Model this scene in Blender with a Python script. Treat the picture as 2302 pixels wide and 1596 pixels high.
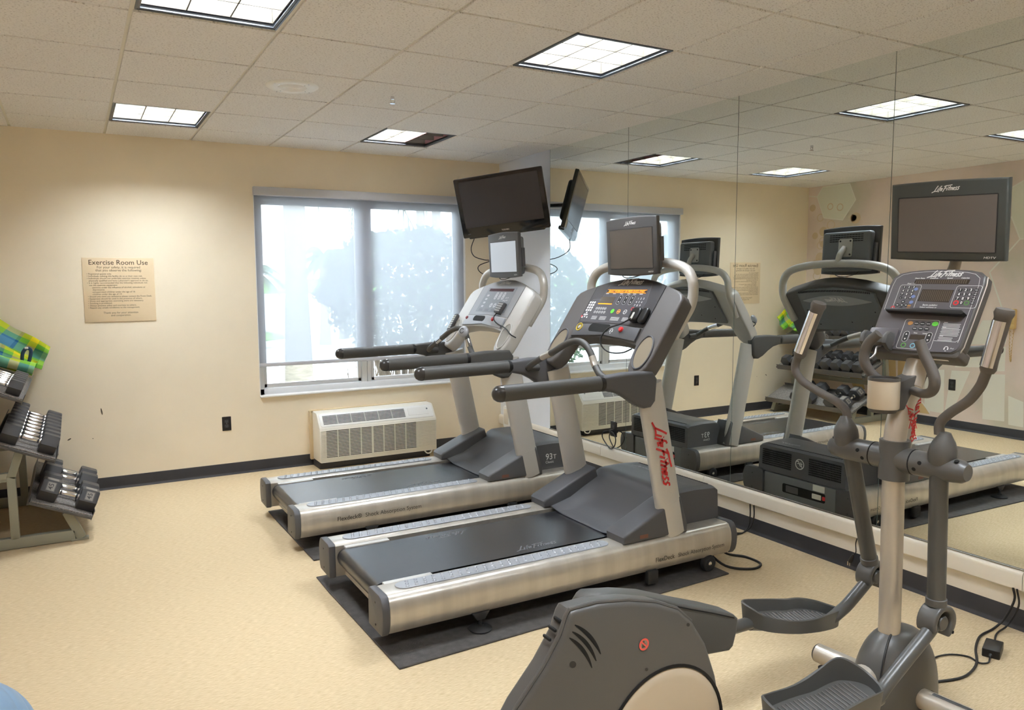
import bpy, bmesh, math, random
from mathutils import Vector, Matrix

for _o in list(bpy.data.objects):
    bpy.data.objects.remove(_o, do_unlink=True)
scene = bpy.context.scene
COL = scene.collection
random.seed(7)
PI = math.pi

# ---------------------------------------------------------------- camera
CAM_Z = 1.5942
cam_d = bpy.data.cameras.new('camera')
cam = bpy.data.objects.new('camera', cam_d)
COL.objects.link(cam)
scene.camera = cam
cam_d.sensor_fit = 'HORIZONTAL'
cam_d.sensor_width = 36.0
cam_d.lens = 1706.3 / 2302 * 36.0
cam_d.shift_x = 57.3 / 2302
cam_d.clip_start = 0.05
cam_d.clip_end = 300
_yaw, _pitch, _roll = 0.4981, -0.0958, -0.0079
_f = Vector((math.sin(_yaw) * math.cos(_pitch), math.cos(_yaw) * math.cos(_pitch), math.sin(_pitch)))
_r0 = Vector((math.cos(_yaw), -math.sin(_yaw), 0))
_u0 = _r0.cross(_f)
_r = _r0 * math.cos(_roll) + _u0 * math.sin(_roll)
_u = -_r0 * math.sin(_roll) + _u0 * math.cos(_roll)
cam.matrix_world = Matrix(((_r.x, _u.x, -_f.x, 0), (_r.y, _u.y, -_f.y, 0), (_r.z, _u.z, -_f.z, CAM_Z), (0, 0, 0, 1)))

# ---------------------------------------------------------------- world, sun, exposure
wd = bpy.data.worlds.new('overcast_sky')
scene.world = wd
wd.use_nodes = True
_nt = wd.node_tree
_bg = _nt.nodes['Background']
_tc = _nt.nodes.new('ShaderNodeTexCoord')
_sx = _nt.nodes.new('ShaderNodeSeparateXYZ')
_nt.links.new(_tc.outputs['Generated'], _sx.inputs[0])
_cr = _nt.nodes.new('ShaderNodeValToRGB')
_cr.color_ramp.elements[0].position = 0.0
_cr.color_ramp.elements[0].color = (0.93, 0.96, 1.0, 1)
_cr.color_ramp.elements[1].position = 0.6
_cr.color_ramp.elements[1].color = (0.78, 0.87, 1.0, 1)
_nt.links.new(_sx.outputs['Z'], _cr.inputs[0])
_nt.links.new(_cr.outputs[0], _bg.inputs[0])
_bg.inputs[1].default_value = 6.0
LAMP = 42.0                       # radiance of the fluorescent panels in the ceiling fixtures
LAMP_COL = (0.87, 0.945, 1.03)
scene.view_settings.view_transform = 'Standard'
scene.view_settings.look = 'None'
scene.view_settings.gamma = 1.0
scene.view_settings.use_curve_mapping = False
scene.view_settings.exposure = 0.76
scene.cycles.max_bounces = 14
scene.cycles.diffuse_bounces = 8
scene.cycles.glossy_bounces = 6
scene.cycles.transparent_max_bounces = 16
scene.cycles.sample_clamp_indirect = 6.0
scene.cycles.use_denoising = True
scene.cycles.denoiser = 'OPENIMAGEDENOISE'


# ---------------------------------------------------------------- colour and materials
def lin(r, g=None, b=None):
    if g is None:
        r, g, b = r
    f = lambda c: (c / 255) / 12.92 if c / 255 <= 0.04045 else ((c / 255 + 0.055) / 1.055) ** 2.4
    return (f(r), f(g), f(b), 1.0)


def mat(name, col, rough=0.5, metal=0.0, spec=0.5, coat=0.0, emit=0.0, emitcol=None, noise=None, bump=None, aniso=0.0):
    """noise = (scale, amount[, detail, stretch]); bump = (scale, strength[, stretch])"""
    m = bpy.data.materials.new(name)
    m.use_nodes = True
    nt = m.node_tree
    b = nt.nodes['Principled BSDF']
    c = lin(*col) if max(col[:3]) > 1.0 else tuple(col[:3]) + (1,)
    b.inputs['Base Color'].default_value = c
    b.inputs['Roughness'].default_value = rough
    b.inputs['Metallic'].default_value = metal
    b.inputs['Specular IOR Level'].default_value = spec
    b.inputs['Coat Weight'].default_value = coat
    if emit:
        b.inputs['Emission Color'].default_value = lin(*emitcol) if emitcol else c
        b.inputs['Emission Strength'].default_value = emit
    if noise or bump:
        tc = nt.nodes.new('ShaderNodeTexCoord')
    if noise:
        n = nt.nodes.new('ShaderNodeTexNoise')
        n.inputs['Scale'].default_value = noise[0]
        n.inputs['Detail'].default_value = noise[2] if len(noise) > 2 else 4
        src = tc.outputs['Object']
        if len(noise) > 3:
            mp = nt.nodes.new('ShaderNodeMapping')
            mp.inputs['Scale'].default_value = noise[3]
            nt.links.new(src, mp.inputs[0])
            src = mp.outputs[0]
        nt.links.new(src, n.inputs['Vector'])
        mx = nt.nodes.new('ShaderNodeMixRGB')
        mx.blend_type = 'MIX'
        a = noise[1]
        mx.inputs[1].default_value = tuple(max(0, x * (1 - a)) for x in c[:3]) + (1,)
        mx.inputs[2].default_value = tuple(min(1, x * (1 + a)) for x in c[:3]) + (1,)
        rp = nt.nodes.new('ShaderNodeMapRange')
        rp.inputs[1].default_value = 0.3
        rp.inputs[2].default_value = 0.7
        nt.links.new(n.outputs['Fac'], rp.inputs[0])
        nt.links.new(rp.outputs[0], mx.inputs[0])
        nt.links.new(mx.outputs[0], b.inputs['Base Color'])
    if bump:
        n2 = nt.nodes.new('ShaderNodeTexNoise')
        n2.inputs['Scale'].default_value = bump[0]
        n2.inputs['Detail'].default_value = 3
        src = tc.outputs['Object']
        if len(bump) > 2:
            mp = nt.nodes.new('ShaderNodeMapping')
            mp.inputs['Scale'].default_value = bump[2]
            nt.links.new(src, mp.inputs[0])
            src = mp.outputs[0]
        nt.links.new(src, n2.inputs['Vector'])
        bp = nt.nodes.new('ShaderNodeBump')
        bp.inputs['Strength'].default_value = bump[1]
        bp.inputs['Distance'].default_value = 0.004
        nt.links.new(n2.outputs['Fac'], bp.inputs['Height'])
        nt.links.new(bp.outputs[0], b.inputs['Normal'])
    return m


# ---------------------------------------------------------------- mesh building
def frame(o, ex, ey):
    ex = Vector(ex).normalized()
    ey = Vector(ey).normalized()
    ez = ex.cross(ey).normalized()
    ey = ez.cross(ex)
    o = Vector(o)
    return Matrix(((ex.x, ey.x, ez.x, o.x), (ex.y, ey.y, ez.y, o.y), (ex.z, ey.z, ez.z, o.z), (0, 0, 0, 1)))


def smooth(pts, k=6):
    pts = [Vector(p) for p in pts]
    if len(pts) < 3:
        return pts
    out = []
    P = [pts[0] * 2 - pts[1]] + pts + [pts[-1] * 2 - pts[-2]]
    for i in range(1, len(P) - 2):
        a, b, c, d = P[i - 1], P[i], P[i + 1], P[i + 2]
        for j in range(k):
            t = j / k
            out.append(0.5 * ((2 * b) + (c - a) * t + (2 * a - 5 * b + 4 * c - d) * t * t + (3 * b - a - 3 * c + d) * t ** 3))
    out.append(pts[-1])
    return out


def rrect(w, h, r, n=5, cx=0, cy=0):
    r = min(r, w / 2 - 1e-5, h / 2 - 1e-5)
    out = []
    for sx, sy, a0 in ((1, 1, 0), (-1, 1, 90), (-1, -1, 180), (1, -1, 270)):
        for i in range(n + 1):
            a = math.radians(a0 + 90 * i / n)
            out.append((cx + sx * (w / 2 - r) + r * math.cos(a), cy + sy * (h / 2 - r) + r * math.sin(a)))
    return out


def ellipse(a, b, n=24, cx=0, cy=0, rot=0):
    out = []
    for i in range(n):
        t = 2 * PI * i / n
        x, y = a * math.cos(t), b * math.sin(t)
        out.append((cx + x * math.cos(rot) - y * math.sin(rot), cy + x * math.sin(rot) + y * math.cos(rot)))
    return out


class MB:
    def __init__(s):
        s.bm = bmesh.new()

    def add(s, bm, M=None):
        if M is not None:
            bm.transform(M)
            if M.determinant() < 0:
                bmesh.ops.reverse_faces(bm, faces=bm.faces)
        me = bpy.data.meshes.new('tmp')
        bm.to_mesh(me)
        bm.free()
        s.bm.from_mesh(me)
        bpy.data.meshes.remove(me)
        return s

    def box(s, c, d, bev=0.0, M=None, seg=2):
        bm = bmesh.new()
        bmesh.ops.create_cube(bm, size=1)
        for v in bm.verts:
            v.co = Vector((c[0] + v.co.x * d[0], c[1] + v.co.y * d[1], c[2] + v.co.z * d[2]))
        if bev:
            bmesh.ops.bevel(bm, geom=list(bm.edges), offset=min(bev, min(d) * 0.45), segments=seg, affect='EDGES', profile=0.5)
        return s.add(bm, M)

    def prism(s, poly, z0, z1, M=None, bev=0.0, seg=2):
        """closed 2-D polygon extruded along local z"""
        bm = bmesh.new()
        lo = [bm.verts.new((p[0], p[1], z0)) for p in poly]
        hi = [bm.verts.new((p[0], p[1], z1)) for p in poly]
        n = len(poly)
        area = sum(poly[i][0] * poly[(i + 1) % n][1] - poly[(i + 1) % n][0] * poly[i][1] for i in range(n))
        fl = bm.faces.new(lo)
        fh = bm.faces.new(hi)
        for i in range(n):
            bm.faces.new((lo[i], lo[(i + 1) % n], hi[(i + 1) % n], hi[i]))
        bmesh.ops.recalc_face_normals(bm, faces=bm.faces)
        if bev:
            ed = [e for e in bm.edges if (fl in e.link_faces or fh in e.link_faces)]
            bmesh.ops.bevel(bm, geom=ed, offset=bev, segments=seg, affect='EDGES', profile=0.5, clamp_overlap=True)
        return s.add(bm, M)

    def plate(s, poly, M=None, z=0.0):
        bm = bmesh.new()
        f = bm.faces.new([bm.verts.new((p[0], p[1], z)) for p in poly])
        bm.normal_update()
        if f.normal.z < 0:
            f.normal_flip()
        return s.add(bm, M)

    def ribbon(s, pts, w, M=None, closed=False, z=0.0):
        """flat line of width w through 2-D points"""
        n = len(pts)
        bm = bmesh.new()
        L, R = [], []
        for i in range(n):
            p = Vector(pts[i])
            a = Vector(pts[i - 1]) if (i > 0 or closed) else None
            b = Vector(pts[(i + 1) % n]) if (i < n - 1 or closed) else None
            d1 = (p - a).normalized() if a is not None and (p - a).length > 1e-9 else None
            d2 = (b - p).normalized() if b is not None and (b - p).length > 1e-9 else None
            d = ((d1 or d2) + (d2 or d1))
            d = d.normalized() if d.length > 1e-6 else (d1 or d2)
            nn = Vector((-d.y, d.x))
            k = 1.0
            if d1 is not None and d2 is not None:
                k = 1 / max(0.5, abs(nn.dot(Vector((-d1.y, d1.x)))))
            L.append(bm.verts.new((p.x + nn.x * w / 2 * k, p.y + nn.y * w / 2 * k, z)))
            R.append(bm.verts.new((p.x - nn.x * w / 2 * k, p.y - nn.y * w / 2 * k, z)))
        for i in range(n if closed else n - 1):
            j = (i + 1) % n
            bm.faces.new((R[i], R[j], L[j], L[i]))
        return s.add(bm, M)

    def tube(s, pts, r, n=12, M=None, caps=True, flat=1.0, up=None, k=0):
        """r: radius or list; flat: ratio of the radius along the second axis; up: direction of the first axis"""
        pts = smooth(pts, k) if k else [Vector(p) for p in pts]
        m = len(pts)
        if not isinstance(r, (list, tuple)):
            r = [r] * m
        elif len(r) != m:
            rr = []
            for i in range(m):
                t = i / (m - 1) * (len(r) - 1)
                a = min(int(t), len(r) - 2)
                rr.append(r[a] * (1 - (t - a)) + r[a + 1] * (t - a))
            r = rr
        T = []
        for i in range(m):
            a = pts[max(0, i - 1)]
            b = pts[min(m - 1, i + 1)]
            T.append((b - a).normalized())
        u = Vector(up) if up is not None else (Vector((0, 0, 1)) if abs(T[0].z) < 0.9 else Vector((1, 0, 0)))
        bm = bmesh.new()
        rings = []
        for i in range(m):
            if up is not None:
                u = Vector(up)
            u = (u - T[i] * u.dot(T[i])).normalized()
            w = T[i].cross(u)
            ring = []
            for j in range(n):
                a = 2 * PI * j / n
                ring.append(bm.verts.new(pts[i] + u * (math.cos(a) * r[i]) + w * (math.sin(a) * r[i] * flat)))
            rings.append(ring)
        for i in range(m - 1):
            for j in range(n):
                bm.faces.new((rings[i][j], rings[i][(j + 1) % n], rings[i + 1][(j + 1) % n], rings[i + 1][j]))
        if caps:
            bm.faces.new(list(reversed(rings[0])))
            bm.faces.new(rings[-1])
        bmesh.ops.recalc_face_normals(bm, faces=bm.faces)
        return s.add(bm, M)

    def lathe(s, prof, M=None, n=24):
        """(r, z) profile turned about local z, closed at both ends when r = 0"""
        bm = bmesh.new()
        rings = []
        for (r, z) in prof:
            if r < 1e-6:
                rings.append([bm.verts.new((0, 0, z))])
            else:
                rings.append([bm.verts.new((r * math.cos(2 * PI * j / n), r * math.sin(2 * PI * j / n), z)) for j in range(n)])
        for a, b in zip(rings, rings[1:]):
            for j in range(n):
                k = (j + 1) % n
                if len(a) == 1 and len(b) == 1:
                    continue
                if len(a) == 1:
                    bm.faces.new((a[0], b[k], b[j]))
                elif len(b) == 1:
                    bm.faces.new((a[j], a[k], b[0]))
                else:
                    bm.faces.new((a[j], a[k], b[k], b[j]))
        if len(rings[0]) > 1:
            bm.faces.new(list(reversed(rings[0])))
        if len(rings[-1]) > 1:
            bm.faces.new(rings[-1])
        bmesh.ops.recalc_face_normals(bm, faces=bm.faces)
        return s.add(bm, M)

    def grid(s, fn, nu, nv, M=None, thick=0.0):
        """surface fn(u, v) -> point, u and v in 0..1"""
        bm = bmesh.new()
        V = [[bm.verts.new(fn(i / nu, j / nv)) for j in range(nv + 1)] for i in range(nu + 1)]
        uv = bm.loops.layers.uv.new('UVMap')
        for i in range(nu):
            for j in range(nv):
                f = bm.faces.new((V[i][j], V[i + 1][j], V[i + 1][j + 1], V[i][j + 1]))
                for lp, (a, b) in zip(f.loops, ((i, j), (i + 1, j), (i + 1, j + 1), (i, j + 1))):
                    lp[uv].uv = (a / nu, b / nv)
        bm.normal_update()
        if thick:
            bmesh.ops.solidify(bm, geom=list(bm.faces), thickness=thick)
        return s.add(bm, M)

    def build(s, name, m, parent=None, angle=38, world=False, kind=None, label=None):
        if world and parent is not None:
            off = Vector((0, 0, 0))
            p = parent
            while p is not None:
                off += p.location
                p = p.parent
            bmesh.ops.translate(s.bm, verts=s.bm.verts, vec=-off)
        me = bpy.data.meshes.new(name)
        s.bm.to_mesh(me)
        s.bm.free()
        me.polygons.foreach_set('use_smooth', [True] * len(me.polygons))
        me.set_sharp_from_angle(angle=math.radians(angle))
        for mm in (m if isinstance(m, (list, tuple)) else [m]):
            me.materials.append(mm)
        o = bpy.data.objects.new(name, me)
        COL.objects.link(o)
        if parent is not None:
            o.parent = parent
        if kind:
            o['kind'] = kind
        if label:
            o['label'] = label
        return o


def thing(name, label, cat, loc=(0, 0, 0), rz=0.0, group=None):
    o = bpy.data.objects.new(name, None)
    o.empty_display_size = 0.1
    COL.objects.link(o)
    o.location = loc
    o.rotation_euler = (0, 0, rz)
    return tag(o, label, cat, group)


def tag(o, label, cat, group=None):
    o['label'] = label
    o['category'] = cat
    if group:
        o['group'] = group
    return o


def struct(o, label=None):
    o['kind'] = 'structure'
    if label:
        o['label'] = label
    return o


def empty_struct(name, loc=(0, 0, 0)):
    o = bpy.data.objects.new(name, None)
    COL.objects.link(o)
    o.location = loc
    o['kind'] = 'structure'
    return o


def link_copy(o, parent, loc=None):
    c = o.copy()
    COL.objects.link(c)
    c.parent = parent
    if loc is not None:
        c.location = loc
    return c


# ---------------------------------------------------------------- lettering
_tcache = {}


def text_bm(body, size=0.02, align='CENTER', shear=0.0, bold=0.0, sx=1.0):
    key = (body, align, shear, bold)
    if key not in _tcache:
        cu = bpy.data.curves.new('lettering', 'FONT')
        cu.body = body
        cu.size = 1.0
        cu.align_x = align
        cu.align_y = 'CENTER'
        cu.shear = shear
        cu.offset = bold
        cu.resolution_u = 3
        ob = bpy.data.objects.new('lettering', cu)
        me = ob.to_mesh()
        co = [v.co.copy() for v in me.vertices]
        fa = [tuple(p.vertices) for p in me.polygons]
        ob.to_mesh_clear()
        bpy.data.objects.remove(ob)
        bpy.data.curves.remove(cu)
        _tcache[key] = (co, fa)
    co, fa = _tcache[key]
    bm = bmesh.new()
    vs = [bm.verts.new((c.x * size * sx, c.y * size, 0)) for c in co]
    for f in fa:
        try:
            bm.faces.new([vs[i] for i in f])
        except ValueError:
            pass
    bm.normal_update()
    for f in bm.faces:
        if f.normal.z < 0:
            f.normal_flip()
    return bm


def put_text(mb, body, x, y, size, M, **kw):
    mb.add(text_bm(body, size, **kw), M @ Matrix.Translation((x, y, 0)))


_LOGO = [
    [(0.5, 1.1), (0.32, 0.7), (0.1, 0.05)], [(-0.3, -0.12), (0.1, 0.07), (0.4, 0.1), (0.72, 0.02)],
    [(0.72, 0.6), (0.6, 0.1)], [(0.78, 0.78), (0.75, 0.72)],
    [(1.22, 0.98), (1.05, 0.92), (0.84, -0.1)], [(0.86, 0.56), (1.2, 0.6)],
    [(1.15, 0.3), (1.4, 0.36), (1.42, 0.52), (1.26, 0.54), (1.14, 0.34), (1.2, 0.12), (1.44, 0.16)],
    [(1.95, 0.95), (1.8, 0.5), (1.62, -0.12)], [(1.6, 0.84), (1.95, 0.98), (2.4, 0.98), (2.95, 1.06)], [(1.72, 0.48), (2.12, 0.55)],
    [(2.3, 0.58), (2.18, 0.1)], [(2.38, 0.78), (2.35, 0.72)],
    [(2.72, 0.85), (2.5, 0.1)], [(2.42, 0.58), (2.85, 0.62)],
    [(2.92, 0.58), (2.8, 0.06)], [(2.86, 0.36), (3.04, 0.56), (3.18, 0.5), (3.08, 0.08)],
    [(3.28, 0.3), (3.5, 0.36), (3.52, 0.52), (3.38, 0.54), (3.26, 0.34), (3.32, 0.12), (3.54, 0.16)],
    [(3.98, 0.56), (3.8, 0.58), (3.72, 0.42), (3.88, 0.26), (3.8, 0.1), (3.58, 0.08)],
    [(4.36, 0.6), (4.18, 0.6), (4.1, 0.44), (4.26, 0.28), (4.18, 0.1), (3.96, 0.08)],
]


def put_logo(mb, x, y, width, M, rot=0.0, w=0.13):
    """brush-lettered maker's name, drawn stroke by stroke"""
    k = width / 4.7
    R = M @ Matrix.Translation((x, y, 0)) @ Matrix.Rotation(rot, 4, 'Z')
    kx = width / 4.95
    for st in _LOGO:
        mb.ribbon([((a - 2.05 + 0.32 * (b - 0.45)) * kx, (b - 0.45) * kx * 0.92) for a, b in st], w * k, R)
# ================================================================ the room
ZC, YW, XM, XL, YF = 2.7355, 6.531, 3.709, -0.75, -1.3
T = 0.6096
GX0, GY0 = -0.3306, 6.640           # ceiling grid lines at GX0 + i*T and GY0 - j*T


def wall_mat(name, col):
    return mat(name, col, rough=0.75, spec=0.2, noise=(2.2, 0.03, 3), bump=(160, 0.06))


M_CREAM = wall_mat('cream_wall_paint', (243, 231, 207))
M_WHITEWALL = wall_mat('daylight_tinted_wall_paint', (232, 236, 243))  # off-white with the cool cast of window daylight put into the colour
M_TRIM = mat('satin_white_trim', (228, 220, 204), rough=0.35, spec=0.4)
M_BASE = mat('black_vinyl_base', (50, 50, 54), rough=0.45, noise=(9, 0.12))
M_BLACK = mat('black_plastic', (22, 22, 23), rough=0.4)
M_HOLE = mat('black_opening', (8, 8, 8), rough=0.8)
M_CHROME = mat('chrome', (225, 225, 228), rough=0.12, metal=1.0)
M_WHITEPL = mat('white_plastic', (246, 246, 243), rough=0.4)

# carpet: fine woven rows
m = M_CARPET = mat('tan_loop_carpet', (198, 168, 124), rough=0.95, spec=0.1)
nt = m.node_tree
b = nt.nodes['Principled BSDF']
tc = nt.nodes.new('ShaderNodeTexCoord')
mp = nt.nodes.new('ShaderNodeMapping')
mp.inputs['Scale'].default_value = (34, 330, 1)
mp.inputs['Rotation'].default_value = (0, 0, 0.06)
n1 = nt.nodes.new('ShaderNodeTexNoise')
n1.inputs['Scale'].default_value = 1.0
n1.inputs['Detail'].default_value = 3
n2 = nt.nodes.new('ShaderNodeTexNoise')
n2.inputs['Scale'].default_value = 1.6
n2.inputs['Detail'].default_value = 5
cr = nt.nodes.new('ShaderNodeValToRGB')
cr.color_ramp.elements[0].position = 0.3
cr.color_ramp.elements[0].color = lin(184, 163, 129)
cr.color_ramp.elements[1].position = 0.68
cr.color_ramp.elements[1].color = lin(213, 194, 161)
mx = nt.nodes.new('ShaderNodeMixRGB')
mx.blend_type = 'MULTIPLY'
mx.inputs[0].default_value = 0.35
bp = nt.nodes.new('ShaderNodeBump')
bp.inputs['Strength'].default_value = 0.12
bp.inputs['Distance'].default_value = 0.003
L = nt.links.new
L(tc.outputs['Object'], mp.inputs[0])
L(mp.outputs[0], n1.inputs['Vector'])
L(tc.outputs['Object'], n2.inputs['Vector'])
L(n1.outputs['Fac'], cr.inputs[0])
L(cr.outputs[0], mx.inputs[1])
L(n2.outputs['Color'], mx.inputs[2])
L(cr.outputs[0], b.inputs['Base Color'])
L(n1.outputs['Fac'], bp.inputs['Height'])
L(bp.outputs[0], b.inputs['Normal'])

fl = MB().box(((XL + XM) / 2, (YF + YW) / 2, -0.05), (XM - XL + 0.4, YW - YF + 0.4, 0.1)).build('floor', M_CARPET)
struct(fl, 'tan woven carpet floor of the exercise room')

# back wall with the window opening
WX0, WX1, WZ0, WZ1 = 1.36, 3.325, 0.635, 2.36
WT = 0.16
wb = empty_struct('wall_back')
wb['label'] = 'cream painted wall with the window'
for (x0, x1, z0, z1) in ((XL - 0.1, WX0, 0, ZC + 0.3), (WX1, XM + 0.1, 0, ZC + 0.3), (WX0, WX1, 0, WZ0), (WX0, WX1, WZ1, ZC + 0.3)):
    MB().box(((x0 + x1) / 2, YW + WT / 2, (z0 + z1) / 2), (x1 - x0, WT, z1 - z0)).build('wall_section', M_CREAM, wb)
M_SCUFF = mat('dark_scuff', (92, 80, 62), rough=0.8)
for (x, z, w, h, r) in ((0.155, 0.62, 0.010, 0.055, 0.15), (-0.075, 0.425, 0.030, 0.010, 0.5), (0.085, 0.415, 0.008, 0.006, 0)):
    s = MB().plate(ellipse(w / 2, h / 2, 10, rot=r), frame((x, YW - 0.0008, z), (1, 0, 0), (0, 0, 1)))
    s.build('scuff_mark', M_SCUFF, wb)

wr = MB().box((XM + 0.08, (YF + YW) / 2, ZC / 2 + 0.1), (0.16, YW - YF, ZC + 0.4)).build('wall_right', M_WHITEWALL)
struct(wr, 'off-white wall behind the mirrors')
wf = MB().box(((XL + XM) / 2, YF - 0.08, ZC / 2 + 0.1), (XM - XL + 0.4, 0.16, ZC + 0.4)).build('wall_front', M_CREAM)
struct(wf)

# left wall with a pale printed mural of hexagons
M_MURAL = mat('mural_ground', (214, 200, 186), rough=0.7, spec=0.2)
nt = M_MURAL.node_tree
b = nt.nodes['Principled BSDF']
tc = nt.nodes.new('ShaderNodeTexCoord')
n1 = nt.nodes.new('ShaderNodeTexNoise')
n1.inputs['Scale'].default_value = 1.1
n1.inputs['Detail'].default_value = 6
cr = nt.nodes.new('ShaderNodeValToRGB')
cr.color_ramp.elements[0].position = 0.32
cr.color_ramp.elements[0].color = lin(204, 198, 180)
cr.color_ramp.elements[1].position = 0.62
cr.color_ramp.elements[1].color = lin(236, 220, 209)
e = cr.color_ramp.elements.new(0.46)
e.color = lin(226, 209, 199)
nt.links.new(tc.outputs['Object'], n1.inputs['Vector'])
nt.links.new(n1.outputs['Fac'], cr.inputs[0])
nt.links.new(cr.outputs[0], b.inputs['Base Color'])
wl = MB().box((XL - 0.08, (YF + YW) / 2, ZC / 2 + 0.1), (0.16, YW - YF, ZC + 0.4)).build('wall_left', M_MURAL)
struct(wl, 'wall with a pale pink and white hexagon mural')
M_MUW = mat('mural_white', (233, 231, 220), rough=0.7, spec=0.2)
M_MUT = mat('mural_tan', (204, 176, 128), rough=0.7, spec=0.2)
M_MUG = mat('mural_sage', (226, 226, 210), rough=0.7, spec=0.2)
M_MUD = mat('mural_dot', (216, 196, 166), rough=0.7, spec=0.2)
FLw = frame((XL + 0.001, 0, 0), (0, 1, 0), (0, 0, 1))


def mural(name, m, polys=(), lines=(), off=0.0):
    mb = MB()
    F = frame((XL + 0.001 + off, 0, 0), (0, 1, 0), (0, 0, 1))
    for p in polys:
        mb.plate(p, F)
    for p, w, cl in lines:
        mb.ribbon(p, w, F, closed=cl)
    return mb.build(name, m, wl)


HEX1 = [(6.327, 2.72), (5.961, 2.72), (5.876, 2.524), (6.04, 2.30), (6.302, 2.346), (6.405, 2.61)]
HEX2 = [(4.176, 2.478), (4.167, 2.196), (4.077, 1.972), (4.169, 1.857), (4.341, 1.653), (4.60, 1.70), (4.66, 2.2), (4.45, 2.5)]
mural('mural_sage_shape', M_MUG, [HEX1, [(3.9, 2.62), (4.176, 2.478), (4.167, 2.196), (4.077, 1.972), (3.6, 1.97), (3.5, 2.6)]], off=0.0005)
WSH = [[(4.385, 1.165), (4.126, 1.176), (4.151, 0.941), (4.5, 0.909)], [(4.593, 0.791), (4.384, 0.825), (4.376, 0.684), (4.636, 0.659)],
       [(4.946, 0.603), (4.745, 0.622), (4.73, 0.151), (4.942, 0.156)], [(4.668, 0.621), (4.478, 0.632), (4.637, 0.183), (4.72, 0.172)],
       [(4.349, 0.619), (4.142, 0.632), (4.124, 0.16), (4.333, 0.152)], [(4.372, 0.895), (4.15, 0.910), (4.147, 0.665), (4.35, 0.644)],
       [(4.101, 0.425), (3.961, 0.379), (3.948, 0.129), (4.085, 0.133)], [(5.15, 0.66), (4.99, 0.64), (4.97, 0.28), (5.12, 0.26)], [(6.05, 0.66), (5.80, 0.70), (5.70, 0.40), (5.95, 0.33)]]
for w_ in WSH:
    mural('mural_white_shape', M_MUW, [w_], off=0.0006)
for w_ in ([(5.387, 0.72), (5.30, 0.72), (5.28, 0.45), (5.36, 0.45)], [(5.27, 0.72), (5.17, 0.72), (5.17, 0.40), (5.26, 0.40)],
           [(5.07, 0.24), (4.96, 0.226), (4.88, 0.12), (5.06, 0.12)], [(5.9, 0.5), (5.72, 0.49), (5.66, 0.3), (5.8, 0.28)]):
    mural('mural_tan_shape', M_MUT, [w_], off=0.0007)
mural('mural_hexagon_outline', M_MUW, (), [(HEX1, 0.012, True), ([(6.405, 2.61), (6.53, 2.63)], 0.012, False),
                                          ([(3.9, 2.62), (4.176, 2.478)], 0.014, False), ([(4.167, 2.196), (4.077, 1.972), (3.7, 1.96)], 0.014, False),
                                          ([(4.077, 1.972), (4.169, 1.857), (4.341, 1.653), (4.198, 1.276)], 0.014, False),
                                          ([(5.40, 0.74), (5.14, 0.72)], 0.014, False), ([(5.12, 0.22), (4.97, 0.24), (4.88, 0.14)], 0.014, False)], off=0.0009)
dots = []
for i in range(34):
    y = 6.5 - abs(random.gauss(0, 0.32))
    z = random.uniform(1.45, 2.5)
    r = random.uniform(0.035, 0.065)
    dots.append((ellipse(r, r, 14, y, z), 0.010, True))
mural('mural_ring', M_MUD, (), dots, off=0.0007)
for p_, w_, c_ in dots[::2]:
    mural('mural_dot', M_MUD, [p_], off=0.0003)

# baseboards with a small cove toe
bb_prof = [(0, 0), (0.014, 0), (0.012, 0.006), (0.006, 0.014), (0.004, 0.022), (0.004, 0.094), (0.002, 0.098), (0, 0.098)]
o = MB().prism(bb_prof, 0, XM - XL, frame((XL, YW, 0), (0, -1, 0), (0, 0, 1))).build('baseboard_back', M_BASE)
# the extrusion runs along -x in this frame; flip it into the room
o.location.x = XM - XL if min(v.co.x for v in o.data.vertices) < XL - 0.1 else 0
struct(o)
o = MB().prism(bb_prof, 0, YW - YF, frame((XM, YF, 0), (-1, 0, 0), (0, 0, 1))).build('baseboard_right', M_BASE)
struct(o)
o = MB().prism(bb_prof, 0, YW - YF, frame((XL, YW, 0), (1, 0, 0), (0, 0, 1))).build('baseboard_left', M_BASE)
struct(o)

# ---------------------------------------------------------------- suspended ceiling
M_TILE = mat('mineral_fibre_tile', (240, 238, 236), rough=0.9, spec=0.1)
nt = M_TILE.node_tree
b = nt.nodes['Principled BSDF']
tc = nt.nodes.new('ShaderNodeTexCoord')
gm = nt.nodes.new('ShaderNodeNewGeometry')
v = nt.nodes.new('ShaderNodeTexVoronoi')
v.inputs['Scale'].default_value = 95
nz = nt.nodes.new('ShaderNodeTexNoise')
nz.inputs['Scale'].default_value = 90
nz.inputs['Detail'].default_value = 2
cr = nt.nodes.new('ShaderNodeValToRGB')
cr.color_ramp.elements[0].position = 0.30
cr.color_ramp.elements[0].color = lin(190, 186, 183)
cr.color_ramp.elements[1].position = 0.44
cr.color_ramp.elements[1].color = lin(240, 238, 236)
mpp = nt.nodes.new('ShaderNodeMapping')
mpp.inputs['Scale'].default_value = (1.0, 1.9, 1)
nt.links.new(gm.outputs['Position'], mpp.inputs[0])
nt.links.new(mpp.outputs[0], nz.inputs['Vector'])
nt.links.new(nz.outputs['Fac'], cr.inputs[0])
nt.links.new(cr.outputs[0], b.inputs['Base Color'])
M_GRID = mat('ceiling_grid_paint', (226, 222, 210), rough=0.55)
M_PLENUM = mat('plenum_dark', (120, 116, 110), rough=0.9)

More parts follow.
